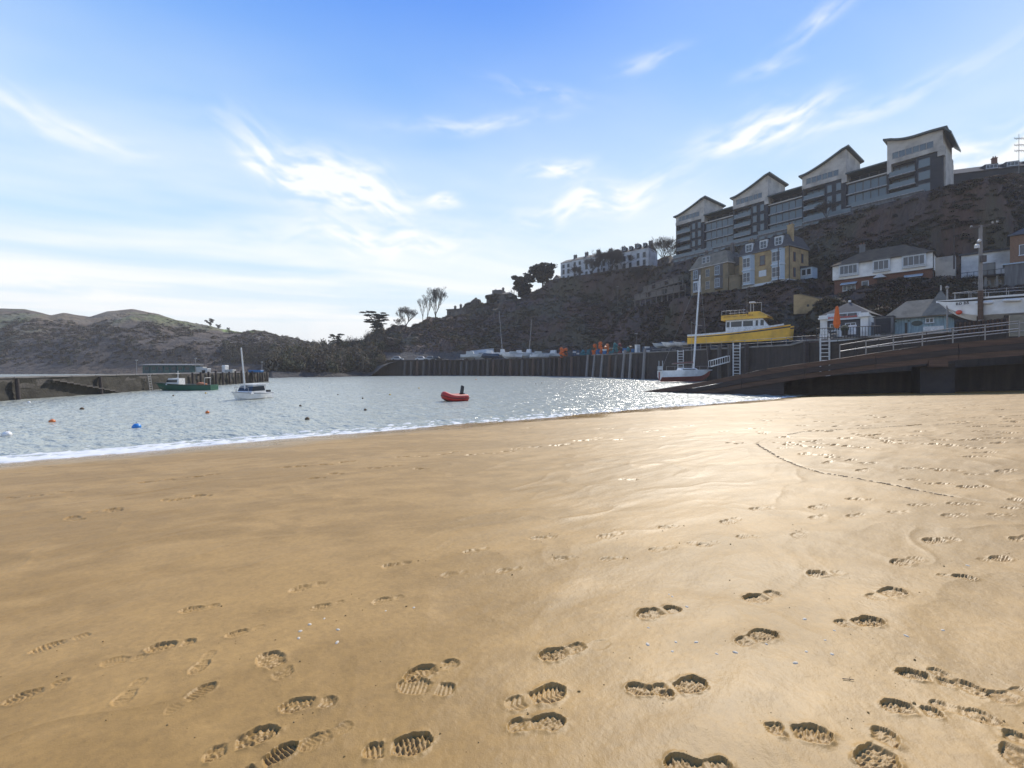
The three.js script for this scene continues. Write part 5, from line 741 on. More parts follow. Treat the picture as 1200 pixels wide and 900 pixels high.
{ // white terrace on the skyline: seven houses in a row
  const th = Math.atan2(-.64, .768), L = 40.4, start = cornerAt(760, 165, L, th, 41, 1.3), names = ['leftmost house of the white skyline terrace, its gable end in view', 'second house from the left in the white skyline terrace', 'third house from the left in the white skyline terrace', 'middle house of the white skyline terrace behind bare trees', 'third house from the right in the white skyline terrace', 'second house from the right in the white skyline terrace', 'rightmost house of the white skyline terrace by the big bare tree'];
  for (let k = 0; k < 7; k++) {
    const w = L / 7, ux = Math.cos(th), uz = -Math.sin(th), o = thing('terrace_house', names[k], 'house', [start[0] + ux * w * k, 41 + (k - 6) * .24, start[2] + uz * w * k], th, 'white terrace on the skyline'), low = [0, 0, -.2, -.9, -1.3, -1.5, -1.6][k];
    obj('wall', bx(.01, w - .01, -4, 8.4 + low, -9, 0), wallMat.shadedWhite, o); obj('roof', tri([[0, 8.4 + low, .3], [w, 8.4 + low, .3], [w, 8.4 + low, -9.3], [0, 8.4 + low, -9.3], [0, 10.6 + low, -4.5], [w, 10.6 + low, -4.5]].map(([x, y, z]) => [clamp(x, .01, w - .01), y, z]), [[0, 1, 5, 4], [2, 3, 4, 5], [0, 4, 3], [1, 2, 5], [3, 2, 1, 0]]), M.slate, o);
    for (const y of [.4, 3.3, 6.0]) for (const x of [1.0, 3.5]) if (y < 5.5 || k < 3) win(o, x, x + 1.15, y, y + (y > 5 ? 1.5 : 2), 0, wallMat.grey, 1, 2, M.darkGlass, .1); else { const dm = obj('dormer', bx(x, x + 1.2, 7.4, 8.9, -2, .05), M.slate, o); void dm; win(o, x + .15, x + 1.05, 7.6, 8.7, .05, wallMat.frameWhite, 1, 1, M.darkGlass); }
    chimney(o, w - .9, -4.5, 9.6 + low, 11.9 + low, wallMat.stone, 1.5); if (k === 0) for (const z of [-3, -6]) for (const y of [.4, 3.3, 6.0]) { const f = obj('window', bx(-.07, .012, y, y + 1.9, z, z + 1), wallMat.grey, o); obj('pane', bx(-.1, -.06, y + .1, y + 1.8, z + .1, z + .9), M.darkGlass, f); }
  }
  const c = thing('cream_cottage', 'small cream gabled cottage at the left end of the white terrace', 'house', cornerAt(657, 196, 4.2, th, 39.5), th); obj('wall', tri([[0, -3, 0], [4, -3, 0], [4, 2.6, 0], [2, 4.4, 0], [0, 2.6, 0], [0, -3, -7], [4, -3, -7], [4, 2.6, -7], [2, 4.4, -7], [0, 2.6, -7]], [[0, 1, 2, 3, 4], [9, 8, 7, 6, 5], [1, 6, 7, 2], [5, 0, 4, 9]]), wallMat.cream, c); obj('roof', [slab([[-.3, .3], [2, .3], [2, -7.3], [-.3, -7.3]], [2.35, 4.42, 4.42, 2.35], [2.6, 4.65, 4.65, 2.6]), slab([[2, .3], [4.3, .3], [4.3, -7.3], [2, -7.3]], [4.42, 2.35, 2.35, 4.42], [4.65, 2.6, 2.6, 4.65])], M.slate, c); win(c, 1.4, 2.6, .4, 1.8, 0);
}
{ // stone houses on the ridge
  const th = R(-20);
  for (const [px, d, len, y, h, label] of [[600, 192, 12.5, yOf(358, 192), 7.4, 'dark stone house with chimneys on the ridge left of the round trees'], [546, 189, 9.5, yOf(371, 189), 4.6, 'low flat stone house on the ridge right of the tall bare trees']]) {
    const o = thing('ridge_house', label, 'house', cornerAt(px, d, len, th, y, .9), th); obj('wall', [bx(0, len, -3, h * .72, -7, 0), ...(len > 10 ? [bx(3, 7.5, h * .72, h, -5, .4)] : [])], wallMat.stone, o); obj('roof', len > 10 ? hipRoof(0, len, -7, 0, h * .72, 1.4, 2.5) : bx(-.3, len + .3, h * .72, h * .8, -7.3, .3), M.slate, o);
    for (let k = 0; k < 3; k++) win(o, 1 + k * (len - 2.4) / 2.4, 2.2 + k * (len - 2.4) / 2.4, .8, 2.6, 0, wallMat.grey, 1, 1, M.darkGlass); chimney(o, len * .55, -3.5, h * .7, h + 1.2, wallMat.stone); chimney(o, len * .25, -3.5, h * .7, h + .6, wallMat.stone);
  }
}
{ // dark roofs at the top right, with a chimney and aerial
  const th = Math.atan2(-.35, .94), o = thing('hilltop_house_row', 'dark roofed low house with dormer windows at top right beyond the flats', 'house', cornerAt(1262, 104, 26, th, 49.6, 1.2), th);
  obj('wall', bx(0, 26, -4, 2.6, -8, 0), wallMat.slateClad, o); obj('roof', hipRoof(0, 26, -8, 0, 2.6, 2.6, 3), M.slate, o); for (let k = 0; k < 4; k++) { const x = 9 + k * 4; const d = obj('dormer', bx(x, x + 2.6, 2.6, 4.1, -2.6, .1), M.slate, o); void d; win(o, x + .2, x + 2.4, 2.9, 3.9, .1, wallMat.frameWhite, 3, 1); } chimney(o, 2.2, -4, 3.4, 6.6, wallMat.cream); chimney(o, 13, -4, 4.4, 6.8, wallMat.brick);
  const a = thing('television_aerial', 'tall thin television aerial against the sky at the right edge', 'aerial', [tOf(1194) * 104, 51, -104]); obj('mast', bar([0, -3, 0], [0, yOf(157, 104) - 51, 0], .06, .04), M.rail, a); for (const h of [6.2, 4.6, 3.2]) obj('aerial_rods', [bar([-1.1, h, 0], [1.2, h + .2, 0], .06), ...[-.8, -.2, .4, 1].map((x) => bar([x, h - .4, .3], [x, h + .5, -.3], .04))], M.rail, a);
}
// ----- on the quay -----
{ // white kiosk
  const th = TH, y0 = 6.2, o = thing('harbour_kiosk', 'white seafront kiosk with dark shuttered front, sign fascia and pyramid roof', 'kiosk', cornerAt(1018, 62, 5.9, th, y0, .9), th);
  obj('wall', bx(0, 5.9, -1.5, 3.0, -6.6, -.3), wallMat.white, o); for (const x of [0, 5.0]) obj('pillar', bx(x, x + .9, -1.5, 2.75, -.3, .25), wallMat.white, o); for (const x of [-.2, 4.8]) obj('capital', [slab([[x, -.4], [x + 1.3, -.4], [x + 1.3, .55], [x, .55]], 2.75, 3.0), slab([[x + .1, -.4], [x + 1.2, -.4], [x + 1.2, .45], [x + .1, .45]], 3.02, 3.35)], wallMat.white, o);
  obj('shutter', bx(.9, 5.0, 0, 2.5, -.3, -.12), mat([.055, .06, .08], { rough: .6, tex: 'grain', size: 1, name: 'dark_shutter' }), o);
  const sg = obj('sign_fascia', bx(.9, 5.0, 2.5, 3.55, -.2, .3), wallMat.frameWhite, o); obj('sign_panel', [bx(2.4, 3.4, 2.75, 3.4, .3, .33), bx(3.5, 4.6, 2.75, 3.4, .3, .33)], wallMat.grey, sg); const r = rng(9), st = []; for (let k = 0; k < 22; k++) st.push(bx(1.1 + k * .165, 1.2 + k * .165, 2.72 + .1 * r(), 2.95 + .14 * r(), .331, .342)); obj('sign_lettering', st, mat([.5, .08, .06], { rough: .6, name: 'red_lettering' }), sg);
  obj('roof', [tri([[-.3, 3.2, .3], [6.2, 3.2, .3], [6.2, 3.2, -6.9], [-.3, 3.2, -6.9], [2.9, 5.5, -3]], [[0, 1, 4], [1, 2, 4], [2, 3, 4], [3, 0, 4], [3, 2, 1, 0]])], M.slate, o); obj('finial', ball(2.9, 5.55, -3, .2), wallMat.white, o);
  for (const x of [1.2, 3.1]) win(o, x, x + 1.3, .9, 2.0, -.12, wallMat.frameWhite, 2, 1, M.darkGlass); obj('serving_hatch', bx(2.2, 3.4, 0, 1.0, -.12, .2), wallMat.frameWhite, o);
  obj('side_door', bx(5.9, 5.97, -.2, 2.0, -2.4, -1.4), wallMat.grey, o); { const f = obj('window', bx(5.9, 5.98, 1.2, 2.2, -5.2, -3.6), wallMat.frameWhite, o); obj('pane', bx(5.97, 6.0, 1.3, 2.1, -5.1, -3.7), M.darkGlass, f); }
  const p = P(981, 391, 58.5), u = thing('closed_parasol', 'folded bright orange parasol standing in front of the white kiosk', 'parasol', [p.x, y0 - .6, p.z]); obj('pole', bar([0, 0, 0], [0, 4.4, 0], .05), M.steel, u); obj('base', new THREE.CylinderGeometry(.4, .45, .12, 14).translate(0, .06, 0), M.black, u);
  { const pr = [[.02, 4.4], [.16, 4.2], [.26, 3.2], [.40, 2.0], [.34, 1.75], [.28, 1.5], [.12, 1.3]].map(([a, b]) => new THREE.Vector2(a, b)), g = new THREE.LatheGeometry(pr, 20), q = g.attributes.position; for (let i = 0; i < q.count; i++) { const an = Math.atan2(q.getZ(i), q.getX(i)), k = 1 + .16 * Math.cos(an * 5); q.setX(i, q.getX(i) * k); q.setZ(i, q.getZ(i) * k); } g.computeVertexNormals(); obj('canopy', g, M.orange, u); }
  const f = thing('kiosk_railing', 'black metal railing enclosing the seating in front of the kiosk', 'railing'); const a = P(957, 402, 60), b = P(1032, 400, 56), c = P(1032, 400, 56); void c; a.y = b.y = 5.5; for (let k = 0; k <= 22; k++) { const q = a.clone().lerp(b, k / 22); obj('baluster', bar(q, q.clone().setY(7.0), k % 5 ? .03 : .06), M.black, f); } for (const h of [5.7, 7.0]) obj('rail', bar(a.clone().setY(h), b.clone().setY(h), .05), M.black, f);
  [[967, 'small white stand beside the left pillar of the kiosk'], [990, 'dark planter shrub tub under the orange parasol'], [999, 'white menu board in front of the kiosk hatch']].forEach(([px, label], i) => { const q = P(px, 390, 59), t = thing(['small_stand', 'planter_tub', 'menu_board'][i], label, ['stand', 'planter', 'board'][i], [q.x, 5.9, q.z], th); if (i === 1) { obj('tub', new THREE.CylinderGeometry(.4, .3, .7, 12).translate(0, .35, 0), M.black, t); obj('shrub', ball(0, 1.0, 0, .5, 1, 8, 6), mat([.04, .06, .03], { rough: .9, tex: 'speck', size: .5, name: 'shrub_leaf' }), t); } else if (i === 2) { obj('panel', beam([0, .2, .25], [0, 1.5, -.05], .9, .06), M.white, t); obj('strut', beam([0, .2, -.5], [0, 1.3, -.1], .1, .05), M.black, t); } else { obj('seat', bx(-.3, .3, .7, .8, -.3, .3), M.white, t); for (const sx of [-.25, .25]) for (const sz of [-.25, .25]) obj('leg', bar([sx, 0, sz], [sx, .7, sz], .03), M.white, t); } });
  const k = P(1036, 393, 58), cb = thing('dark_container', 'dark grey storage box between the kiosk and the pale blue shed', 'container', [k.x, 6.1, k.z], th); obj('body', bx(-1.1, .9, 0, 2.3, -1.2, 0), wallMat.grey, cb); obj('door', bx(-.9, .7, .1, 2.1, 0, .05), wallMat.slateClad, cb); obj('lid', bx(-1.2, 1, 2.3, 2.42, -1.3, .1), M.slate, cb);
}
{ // pale blue boat shed
  const y0 = 5.8, o = thing('blue_shed', 'pale blue boarded boat shed with mossy hipped roof', 'shed', cornerAt(1110, 54, 5.9, TH, y0, .9), TH);
  for (let k = 0; k < 9; k++) obj('board', bx(0, 5.9, -1.5 + (k ? 1.5 + k * .27 - .27 : 0), k * .27 + .02, -5.6, (k % 2) * .01 - .01), wallMat.blue, o); obj('board', bx(0, 5.9, 2.18, 2.4, -5.6, .01), wallMat.blue, o);
  obj('roof', [hipRoof(0, 5.9, -5.6, 0, 2.4, 2.5, 1.6, .45)], wallMat.paleTile, o); obj('roof_peak', tri([[3.6, 2.42, .55], [6.6, 2.42, .55], [6.6, 2.42, -6], [3.6, 2.42, -6], [5.0, 6.0, -2.6]], [[0, 1, 4], [1, 2, 4], [2, 3, 4], [3, 0, 4]]), wallMat.paleTile, o); obj('finial', bar([5, 5.9, -2.6], [5, 6.6, -2.6], .12, .06), wallMat.cream, o);
  const pl = new THREE.CylinderGeometry(.42, .42, .06, 20); pl.rotateX(Math.PI / 2); pl.scale(1.3, .8, 1); pl.translate(3.1, 1.55, .05); obj('oval_plaque', pl, mat([.03, .05, .05], { rough: .5, tex: 'speck', size: .5, name: 'dark_plaque' }), o);
  win(o, 3.9, 4.7, 1.5, 2.15, .02, wallMat.frameWhite, 2, 1, M.darkGlass); obj('white_panel', bx(3.7, 5.6, .5, 1.05, .02, .08), M.white, o); obj('door', bx(1.9, 2.15, 0, 1.7, .02, .08), M.black, o); for (const x of [.9, 2.2]) obj('vent', bx(x, x + .18, 1.85, 2.0, .02, .06), M.black, o);
}
{ // utility pole, fence, banner and wall tops by the slipway head
  const d = 47, p = P(1149, 392, d), o = thing('utility_pole', 'tall grey utility pole with cross arm and white cameras by the slip', 'pole', [p.x, 5.6, p.z]), top = yOf(264, d) - 5.6;
  obj('pole', bar([0, 0, 0], [0, top, 0], .2, .15, 9), M.pilingPale, o); obj('cross_arm', [beam([-1.25, top - .35, .1], [1.9, top + .25, -.2], .14, .16)], M.piling, o); for (const [x, y] of [[-1.0, top - .15], [1.35, top + .3], [1.85, top + .38]]) obj('insulator', [ball(x, y, 0, .1, 1.4)], M.rail, o);
  obj('camera_bracket', bar([0, top - 1.9, 0], [-.55, top - 1.9, .15], .05), M.steel, o); obj('security_camera', [ball(-.35, top - 1.75, .2, .17), ball(-.6, top - 2.3, .2, .2), bx(-.75, -.45, top - 2.55, top - 2.25, .05, .35)], M.white, o); obj('junction_box', bx(-.25, .25, top - 4.1, top - 3.4, .12, .4), M.piling, o); obj('warning_sleeve', bar([0, 1.2, 0], [0, 4.4, 0], .23, .22, 9), M.timber, o);
  const w = thing('lamp_column', 'short grey column with small cap in front of the shed roof', 'post', [tOf(1110) * 50, 5.8, -50]); obj('shaft', bar([0, 0, 0], [0, yOf(339, 50) - 5.8, 0], .1, .09), M.rail, w); obj('cap', ball(0, yOf(337, 50) - 5.8, 0, .18), M.pilingPale, w);
  const a = P(1122, 386, 45), b = P(1182, 382, 43), f = thing('close_boarded_fence', 'dark brown boarded fence below the white fishing boat', 'fence'); for (let k = 0; k < 22; k++) { const q = a.clone().lerp(b, (k + .5) / 22).setY(5.1); obj('board', beam(q, q.clone().setY(6.25 + (k % 3) * .03 + k * .012), .235, .05).applyMatrix4(new THREE.Matrix4()), k % 2 ? M.timber : M.timberDark, f); } for (const h of [5.4, 6.3]) obj('rail', beam(a.clone().setY(h).add(V(0, 0, -.08)), b.clone().setY(h).add(V(0, 0, -.08)), .06, .1), M.timberDark, f);
  const s0 = P(1183, 388, 40.5), bn = thing('banner_board', 'beige hoarding with a red and white sign at the right edge', 'sign', [s0.x, 4.5, s0.z], R(-40)); obj('hoarding', bx(0, 5, 0, 2.0, -.2, 0), mat([.24, .22, .17], { tex: 'blotch', size: 2, rough: .8, name: 'beige_board' }), bn); obj('sign_header', bx(.95, 2.6, 1.45, 1.75, 0, .04), M.white, bn); obj('sign_panel', bx(.95, 2.6, .85, 1.45, 0, .04), mat([.5, .03, .05], { rough: .5, tex: 'speck', size: 1, name: 'red_sign' }), bn);
}
{ // registration on the trawler's bow
  const tr = globalThis.__trawler; delete globalThis.__trawler;
  const { FontLoader } = await import('three/addons/loaders/FontLoader.js'), { TextGeometry } = await import('three/addons/geometries/TextGeometry.js');
  const font = await new FontLoader().loadAsync('fonts/droid/droid_sans_bold.typeface.json'), g = new TextGeometry('BD 88', { font, size: .3, depth: .03, curveSegments: 3 }); g.computeBoundingBox(); g.rotateY(Math.PI); g.translate(4.55, 2.55, -1.0); g.rotateY(0);
  const o = obj('registration', g.applyMatrix4(new THREE.Matrix4().makeRotationY(0)), M.black, tr); o.rotation.y = -.30; o.position.set(.18, 0, -1.42);
}
{ // timber walkway and fence on the slope left of the villas
  const o = thing('slope_walkway', 'weathered timber walkway with handrails climbing the slope left of the villas', 'walkway'); const a = P(744, 351, 135), b = P(800, 336, 126);
  const lines = [[P(744, 351, 135), P(803, 339, 125)], [P(754, 342, 138), P(800, 328, 128)]];
  for (const [p, q] of lines) { obj('rail', beam(p.clone().add(V(0, 1.5, 0)), q.clone().add(V(0, 1.5, 0)), .2, .25), wallMat.walk, o); obj('deck', beam(p.clone().add(V(0, -.3, -.6)), q.clone().add(V(0, -.3, -.6)), 1.4, .35), wallMat.walk, o); for (let k = 0; k <= 9; k++) { const c = p.clone().lerp(q, k / 9); obj('post', beam(c.clone().add(V(0, -2.4, 0)), c.clone().add(V(0, 1.6, 0)), .28, .28), wallMat.walk, o); } for (let k = 0; k < 9; k++) { if (k % 3 === 2) continue; const c0 = p.clone().lerp(q, (k + .1) / 9), c1 = p.clone().lerp(q, (k + .9) / 9); obj('infill_panel', beam(c0.clone().add(V(0, .5, 0)), c1.clone().add(V(0, .5, 0)), .08, 1.5), wallMat.walk, o); } } void a; void b;
  const y = P(975, 356, 82), w = thing('yellow_garden_wall', 'mustard painted sloping garden wall with small square holes on the slope', 'wall', [y.x, y.y - .5, y.z], R(-40)); obj('wall', tri([[-6.2, -1, 0], [0, -1, 0], [0, .8, 0], [-5.2, 2.9, 0], [-6.2, 2.9, 0], [-6.2, -1, -.5], [0, -1, -.5], [0, .8, -.5], [-5.2, 2.9, -.5], [-6.2, 2.9, -.5]], [[0, 1, 2, 3, 4], [9, 8, 7, 6, 5], [2, 7, 8, 3], [3, 8, 9, 4], [1, 6, 7, 2], [5, 0, 4, 9]]), wallMat.yellow, w); for (let k = 0; k < 4; k++) obj('opening', bx(-4 + k * .9, -3.6 + k * .9, .3 - k * .05, .75 - k * .08, -.1, .04), M.black, w); obj('coping', beam([-5.2, 3.0, -.25], [.1, .9, -.25], .7, .14), wallMat.tan, w);
  const t = thing('terrace_wall', 'low white garden wall on the slope between the white houses', 'wall'); const c0 = P(1080, 333, 73), c1 = P(1115, 327, 72); obj('wall', beam(c0, c1, .4, .9), M.white, t); obj('coping', beam(c0.clone().add(V(0, .5, 0)), c1.clone().add(V(0, .5, 0)), .5, .12), M.coping, t);
  for (const [px, py, d, label] of [[912, 330, 98, 'thin black pole rising in front of the yellow house'], [1118, 289, 76, 'wooden telegraph pole between the two white houses']]) { const q = P(px, py, d), h = px === 912 ? 12 : 8, l = thing('telegraph_pole', label, 'pole', [q.x, q.y - 4, q.z]); obj('shaft', bar([0, 0, 0], [0, h, 0], .12, .09), M.timberDark, l); obj('cap', ball(0, h, 0, .14), M.timberDark, l); obj('bracket', bar([0, h - .8, 0], [.6, h - .6, 0], .05), M.timberDark, l); }
}
function colour(g, fn) { const p = g.attributes.position, c = new Float32Array(p.count * 3), n = g.attributes.normal; for (let i = 0; i < p.count; i++) { const v = fn(p.getX(i), p.getY(i), -p.getZ(i)); c[3 * i] = v[0]; c[3 * i + 1] = v[1]; c[3 * i + 2] = v[2]; } g.setAttribute('color', new THREE.BufferAttribute(c, 3)); return g; }
const mix3 = (a, b, t) => [mix(a[0], b[0], t), mix(a[1], b[1], t), mix(a[2], b[2], t)];
const earthBump = (() => { const n = 256, A = tileNoise(n, 8, 5, 31); const t = tex(n, (i, j) => byte(A[j * n + i])); return t; })();
{
  const NC = 520, NR = 130;
  const g = gridMesh(NC, NR, (i, j) => { const f = i / NC, px = 255 + Math.pow(f, 1.6) * 2300, d0 = colEdge(cliffCols, px, false), d1 = colEdge(cliffCols, px, true), d = d0 * Math.pow(d1 / d0, Math.pow(j / NR, 1.35)), x = tOf(px) * d; return [x, cliffY(x, d), -d]; });
  const brown = [.058, .037, .028], red = [.080, .045, .033], rock = [.060, .046, .039], green = [.054, .049, .025], yard = [.05, .047, .044];
  colour(g, (x, y, d) => {
    const px = 600 + FOC * x / d, n = fbm(x * .07, d * .07 + y * .05, 4), m = fbm(x * .25 + 40, d * .25 + y * .2, 4);
    if (colHeight(cliffCols, px, d) < 6.95 && px > 440) { const k = .7 + .6 * fbm(x * .6, d * .6, 3); return yard.map((v) => v * k); }
    if (y < 2.6 + m) { const k = .6 + .8 * m; return [.035 * k, .031 * k, .029 * k]; } let c = mix3(brown, red, sstep(.42, .65, n)); c = mix3(c, rock, sstep(.55, .7, m) * .8); c = mix3(c, green, sstep(.5, .66, fbm(x * .12 + 90, d * .12 + y * .09, 4)) * .75); const k = .75 + .5 * vnoise(x * 1.3, d * 1.3 + y); return c.map((v) => v * k);
  });
  const b = earthBump.clone(); b.repeat.set(1 / 6, 1 / 6); b.needsUpdate = true;
  const m = new THREE.MeshStandardMaterial({ vertexColors: true, roughness: .95, bumpMap: b, bumpScale: .5 }); m.name = 'cliff_earth';
  struct(put('cliff_hill', g, m), 'steep dark cliff and hillside rising behind the harbour');
}
{
  const NC = 420, NR = 150;
  const g = gridMesh(NC, NR, (i, j) => { const px = -800 + 1340 * i / NC, d = 165 * Math.pow(430 / 165, j / NR), x = tOf(px) * d; return [x, headY(x, d), -d]; });
  const brown = [.066, .046, .032], heath = [.046, .036, .031], grass = [.095, .105, .038], rock = [.10, .088, .07], tan = [.125, .095, .056];
  colour(g, (x, y, d) => {
    const px = 600 + FOC * x / d, n = fbm(x * .03 + 4, d * .03, 4), m = fbm(x * .09 + 40, d * .09, 4), up = sstep(18, 30, y + (m - .5) * 14);
    let c = mix3(heath, brown, sstep(.42, .62, n)); c = mix3(c, tan, up * sstep(.38, .58, fbm(x * .05 + 7, d * .03, 4)) * .8); c = mix3(c, grass, sstep(.52, .6, fbm(x * .025 + 77, d * .02 + 5, 3)) * sstep(.35, .6, m + .12) * (.25 + .75 * up)); c = mix3(c, rock, up * sstep(.6, .68, m) * .6);
    if (px > 262 && px < 300 && y > 22) c = mix3(c, [.14, .2, .05], .8); const k = .75 + .5 * vnoise(x * .4, d * .4); return c.map((v) => v * k);
  });
  const b = earthBump.clone(); b.repeat.set(1 / 22, 1 / 22); b.needsUpdate = true;
  const m = new THREE.MeshStandardMaterial({ vertexColors: true, roughness: .95, bumpMap: b, bumpScale: 1.6 }); m.name = 'headland_turf';
  struct(put('headland_hill', g, m), 'rounded brown and green headland across the harbour');
}
// ---------- trees, scrub, beach litter ----------
const onPad = (x, d) => { for (const [px, pd, r] of pads) if ((x - px) * (x - px) + (d - pd) * (d - pd) < r * r * 1.15) return true; return false; };
function leafBall(seed, n, size, twiggy) {   // small faces spread through a lumpy ball of radius 1, joined into one geometry
  const r = rng(seed), pos = [], nor = [];
  const lobes = Array.from({ length: 7 }, () => { const a = r() * 6.28, b = r() * .9; return [Math.cos(a) * .5 * r(), b * .55, Math.sin(a) * .5 * r(), .42 + r() * .28]; });
  for (let i = 0; i < n; i++) {
    const l = lobes[Math.floor(r() * 7)]; let x, y, z, q; do { x = r() * 2 - 1; y = r() * 2 - 1; z = r() * 2 - 1; q = x * x + y * y + z * z; } while (q > 1 || q < .3);
    const c = V(l[0] + x * l[3], l[1] + y * l[3], l[2] + z * l[3]); if (c.y < -.1) c.y = -c.y * .3;
    const a = V(r() - .5, r() - .5, r() - .5).normalize(), b = V(r() - .5, r() - .5, r() - .5).cross(a).normalize(), s = size * (.6 + r() * .8), w = twiggy ? s * .16 : s * .62;
    const p = [c.clone().addScaledVector(a, -s), c.clone().addScaledVector(b, w), c.clone().addScaledVector(a, s), c.clone().addScaledVector(b, -w)];
    const m = V(x, y + .4, z).normalize(), f = a.clone().cross(b).normalize(); if (f.dot(m) < 0) f.negate(); m.lerp(f, .5).normalize();
    for (const k of [0, 1, 2, 0, 2, 3]) { pos.push(p[k].x, p[k].y, p[k].z); nor.push(m.x, m.y, m.z); }
  }
  const g = new THREE.BufferGeometry(); g.setAttribute('position', new THREE.Float32BufferAttribute(pos, 3)); g.setAttribute('normal', new THREE.Float32BufferAttribute(nor, 3)); return g;
}
const leafMat = (() => { const m = new THREE.MeshStandardMaterial({ roughness: .9 }); m.name = 'foliage'; m.side = THREE.DoubleSide; return m; })();
function scatter(name, label, geos, spots, parent = scene) {   // spots: [x, y, z, size, height, colour]
  const each = geos.map(() => []); spots.forEach((s, i) => each[i % geos.length].push(s));
  const grp = geos.length > 1 ? new THREE.Group() : null; if (grp) { grp.name = numbered(name); scene.add(grp); struct(grp, label, 'stuff'); }
  geos.forEach((g, k) => { const im = new THREE.InstancedMesh(g, leafMat, each[k].length), o = new THREE.Object3D(), c = new THREE.Color(); const r = rng(400 + k); each[k].forEach(([x, y, z, s, h, col], i) => { o.position.set(x, y, z); o.rotation.set(0, r() * 6.28, 0); o.scale.set(s, h, s * (.8 + r() * .4)); o.updateMatrix(); im.setMatrixAt(i, o.matrix); c.setRGB(...col); im.setColorAt(i, c); }); im.castShadow = im.receiveShadow = true; im.name = grp ? 'bushes' : numbered(name); (grp || parent).add(im); if (!grp) struct(im, label, 'stuff'); else im.userData.kind = 'stuff'; });
}
const bushes = [leafBall(1, 170, .16), leafBall(2, 170, .14), leafBall(3, 260, .26, true)];
{
  const r = rng(31), spots = [], pal = [[.122, .080, .060], [.142, .088, .067], [.108, .092, .052], [.14, .104, .070], [.112, .078, .064], [.10, .084, .048]];
  for (let k = 0; k < 60000 && spots.length < 22000; k++) {
    const px = 330 + Math.pow(r(), .9) * 1100, d0 = colEdge(cliffCols, px, false) + 3, d = d0 + r() * (px < 460 ? 75 : px < 640 ? 70 : 62), x = tOf(px) * d; if (onPad(x, d)) continue;
    const y = cliffY(x, d); if (y < 7.3 && px > 440) continue; if (y < .3) continue;
    const green = fbm(x * .12 + 90, d * .12 + y * .09, 4) > .58; const c = pal[green ? (r() < .5 ? 2 : 5) : Math.floor(r() * 6)], v = (.7 + r() * .36) * (.7 + .55 * fbm(x * .15 + 30, d * .15, 3)), big = px < 470 ? 1.5 : 1;
    if (fbm(x * .06 + 3, d * .06 + y * .05, 3) < .40 && r() < .6) continue;
    const s = (.4 + r() * .75) * big; spots.push([x, y - .2, -d, s, s * (.4 + r() * .4), c.map((q) => q * v)]);
  }
  scatter('cliff_scrub', 'brown winter scrub covering the cliff', bushes, spots);
}
{
  const r = rng(32), spots = [], pal = [[.085, .064, .05], [.10, .078, .055], [.07, .072, .042], [.11, .088, .056], [.075, .062, .056]];
  for (let k = 0; k < 15000; k++) { const px = -260 + r() * 800, d = 178 + Math.pow(r(), .8) * 118, x = tOf(px) * d, y = headY(x, d); if (y < 1.5) continue; const up = sstep(20, 33, y), den = fbm(x * .045 + 8, d * .045, 3); if (den < .34 + up * .2) continue; const c = pal[Math.floor(r() * 5)], v = .75 + r() * .5, s = (.7 + r() * 1.1) * (1 - .4 * up); spots.push([x, y - .4, -d, s, s * (.5 + r() * .5), c.map((q) => q * v)]); }
  scatter('headland_scrub', 'brown and olive bushes over the headland', bushes, spots);
  const wood = [], q = rng(33);
  for (let k = 0; k < 700; k++) { const px = 318 + q() * 130, d = 122 + q() * 70 + Math.max(0, px - 400) * .25, x = tOf(px) * d, y = cliffY(x, d); if (y < .2) continue; const s = 1.4 + q() * 1.7, c = [[.12, .10, .072], [.10, .084, .066], [.085, .088, .05], [.13, .112, .08]][Math.floor(q() * 4)]; wood.push([x, y - .3, -d, s, s * (1.1 + q() * .7), c]); }
  for (let k = 0; k < 340; k++) { const px = 262 + q() * 85, d = 180 + q() * 16, x = tOf(px) * d, y = headY(x, d); if (y < .2) continue; const s = 1.2 + q() * 1.2, c = [[.10, .088, .068], [.088, .078, .068], [.092, .09, .056]][Math.floor(q() * 3)]; wood.push([x, y - .3, -d, s, s * (1.1 + q() * .6), c]); }
  scatter('leafless_woodland', 'dense leafless wood filling the head of the harbour', [leafBall(6, 700, .15, true), leafBall(7, 640, .14, true), leafBall(8, 340, .11)], wood);
}
const bark = mat([.075, .062, .052], { rough: .9, tex: 'streak', size: 2, name: 'bark' });
function branchGeo(segs) { const pos = [], nor = []; for (const [a, b, r0, r1] of segs) { const d = b.clone().sub(a).normalize(), u = Math.abs(d.y) < .9 ? V(0, 1, 0).cross(d).normalize() : V(1, 0, 0).cross(d).normalize(), w = d.clone().cross(u); for (let k = 0; k < 4; k++) { const t0 = k * 1.5708, t1 = t0 + 1.5708, n0 = u.clone().multiplyScalar(Math.cos(t0)).addScaledVector(w, Math.sin(t0)), n1 = u.clone().multiplyScalar(Math.cos(t1)).addScaledVector(w, Math.sin(t1)); const p = [a.clone().addScaledVector(n0, r0), a.clone().addScaledVector(n1, r0), b.clone().addScaledVector(n1, r1), b.clone().addScaledVector(n0, r1)], n = [n0, n1, n1, n0]; for (const i of [0, 1, 2, 0, 2, 3]) { pos.push(p[i].x, p[i].y, p[i].z); nor.push(n[i].x, n[i].y, n[i].z); } } } const g = new THREE.BufferGeometry(); g.setAttribute('position', new THREE.Float32BufferAttribute(pos, 3)); g.setAttribute('normal', new THREE.Float32BufferAttribute(nor, 3)); return g; }
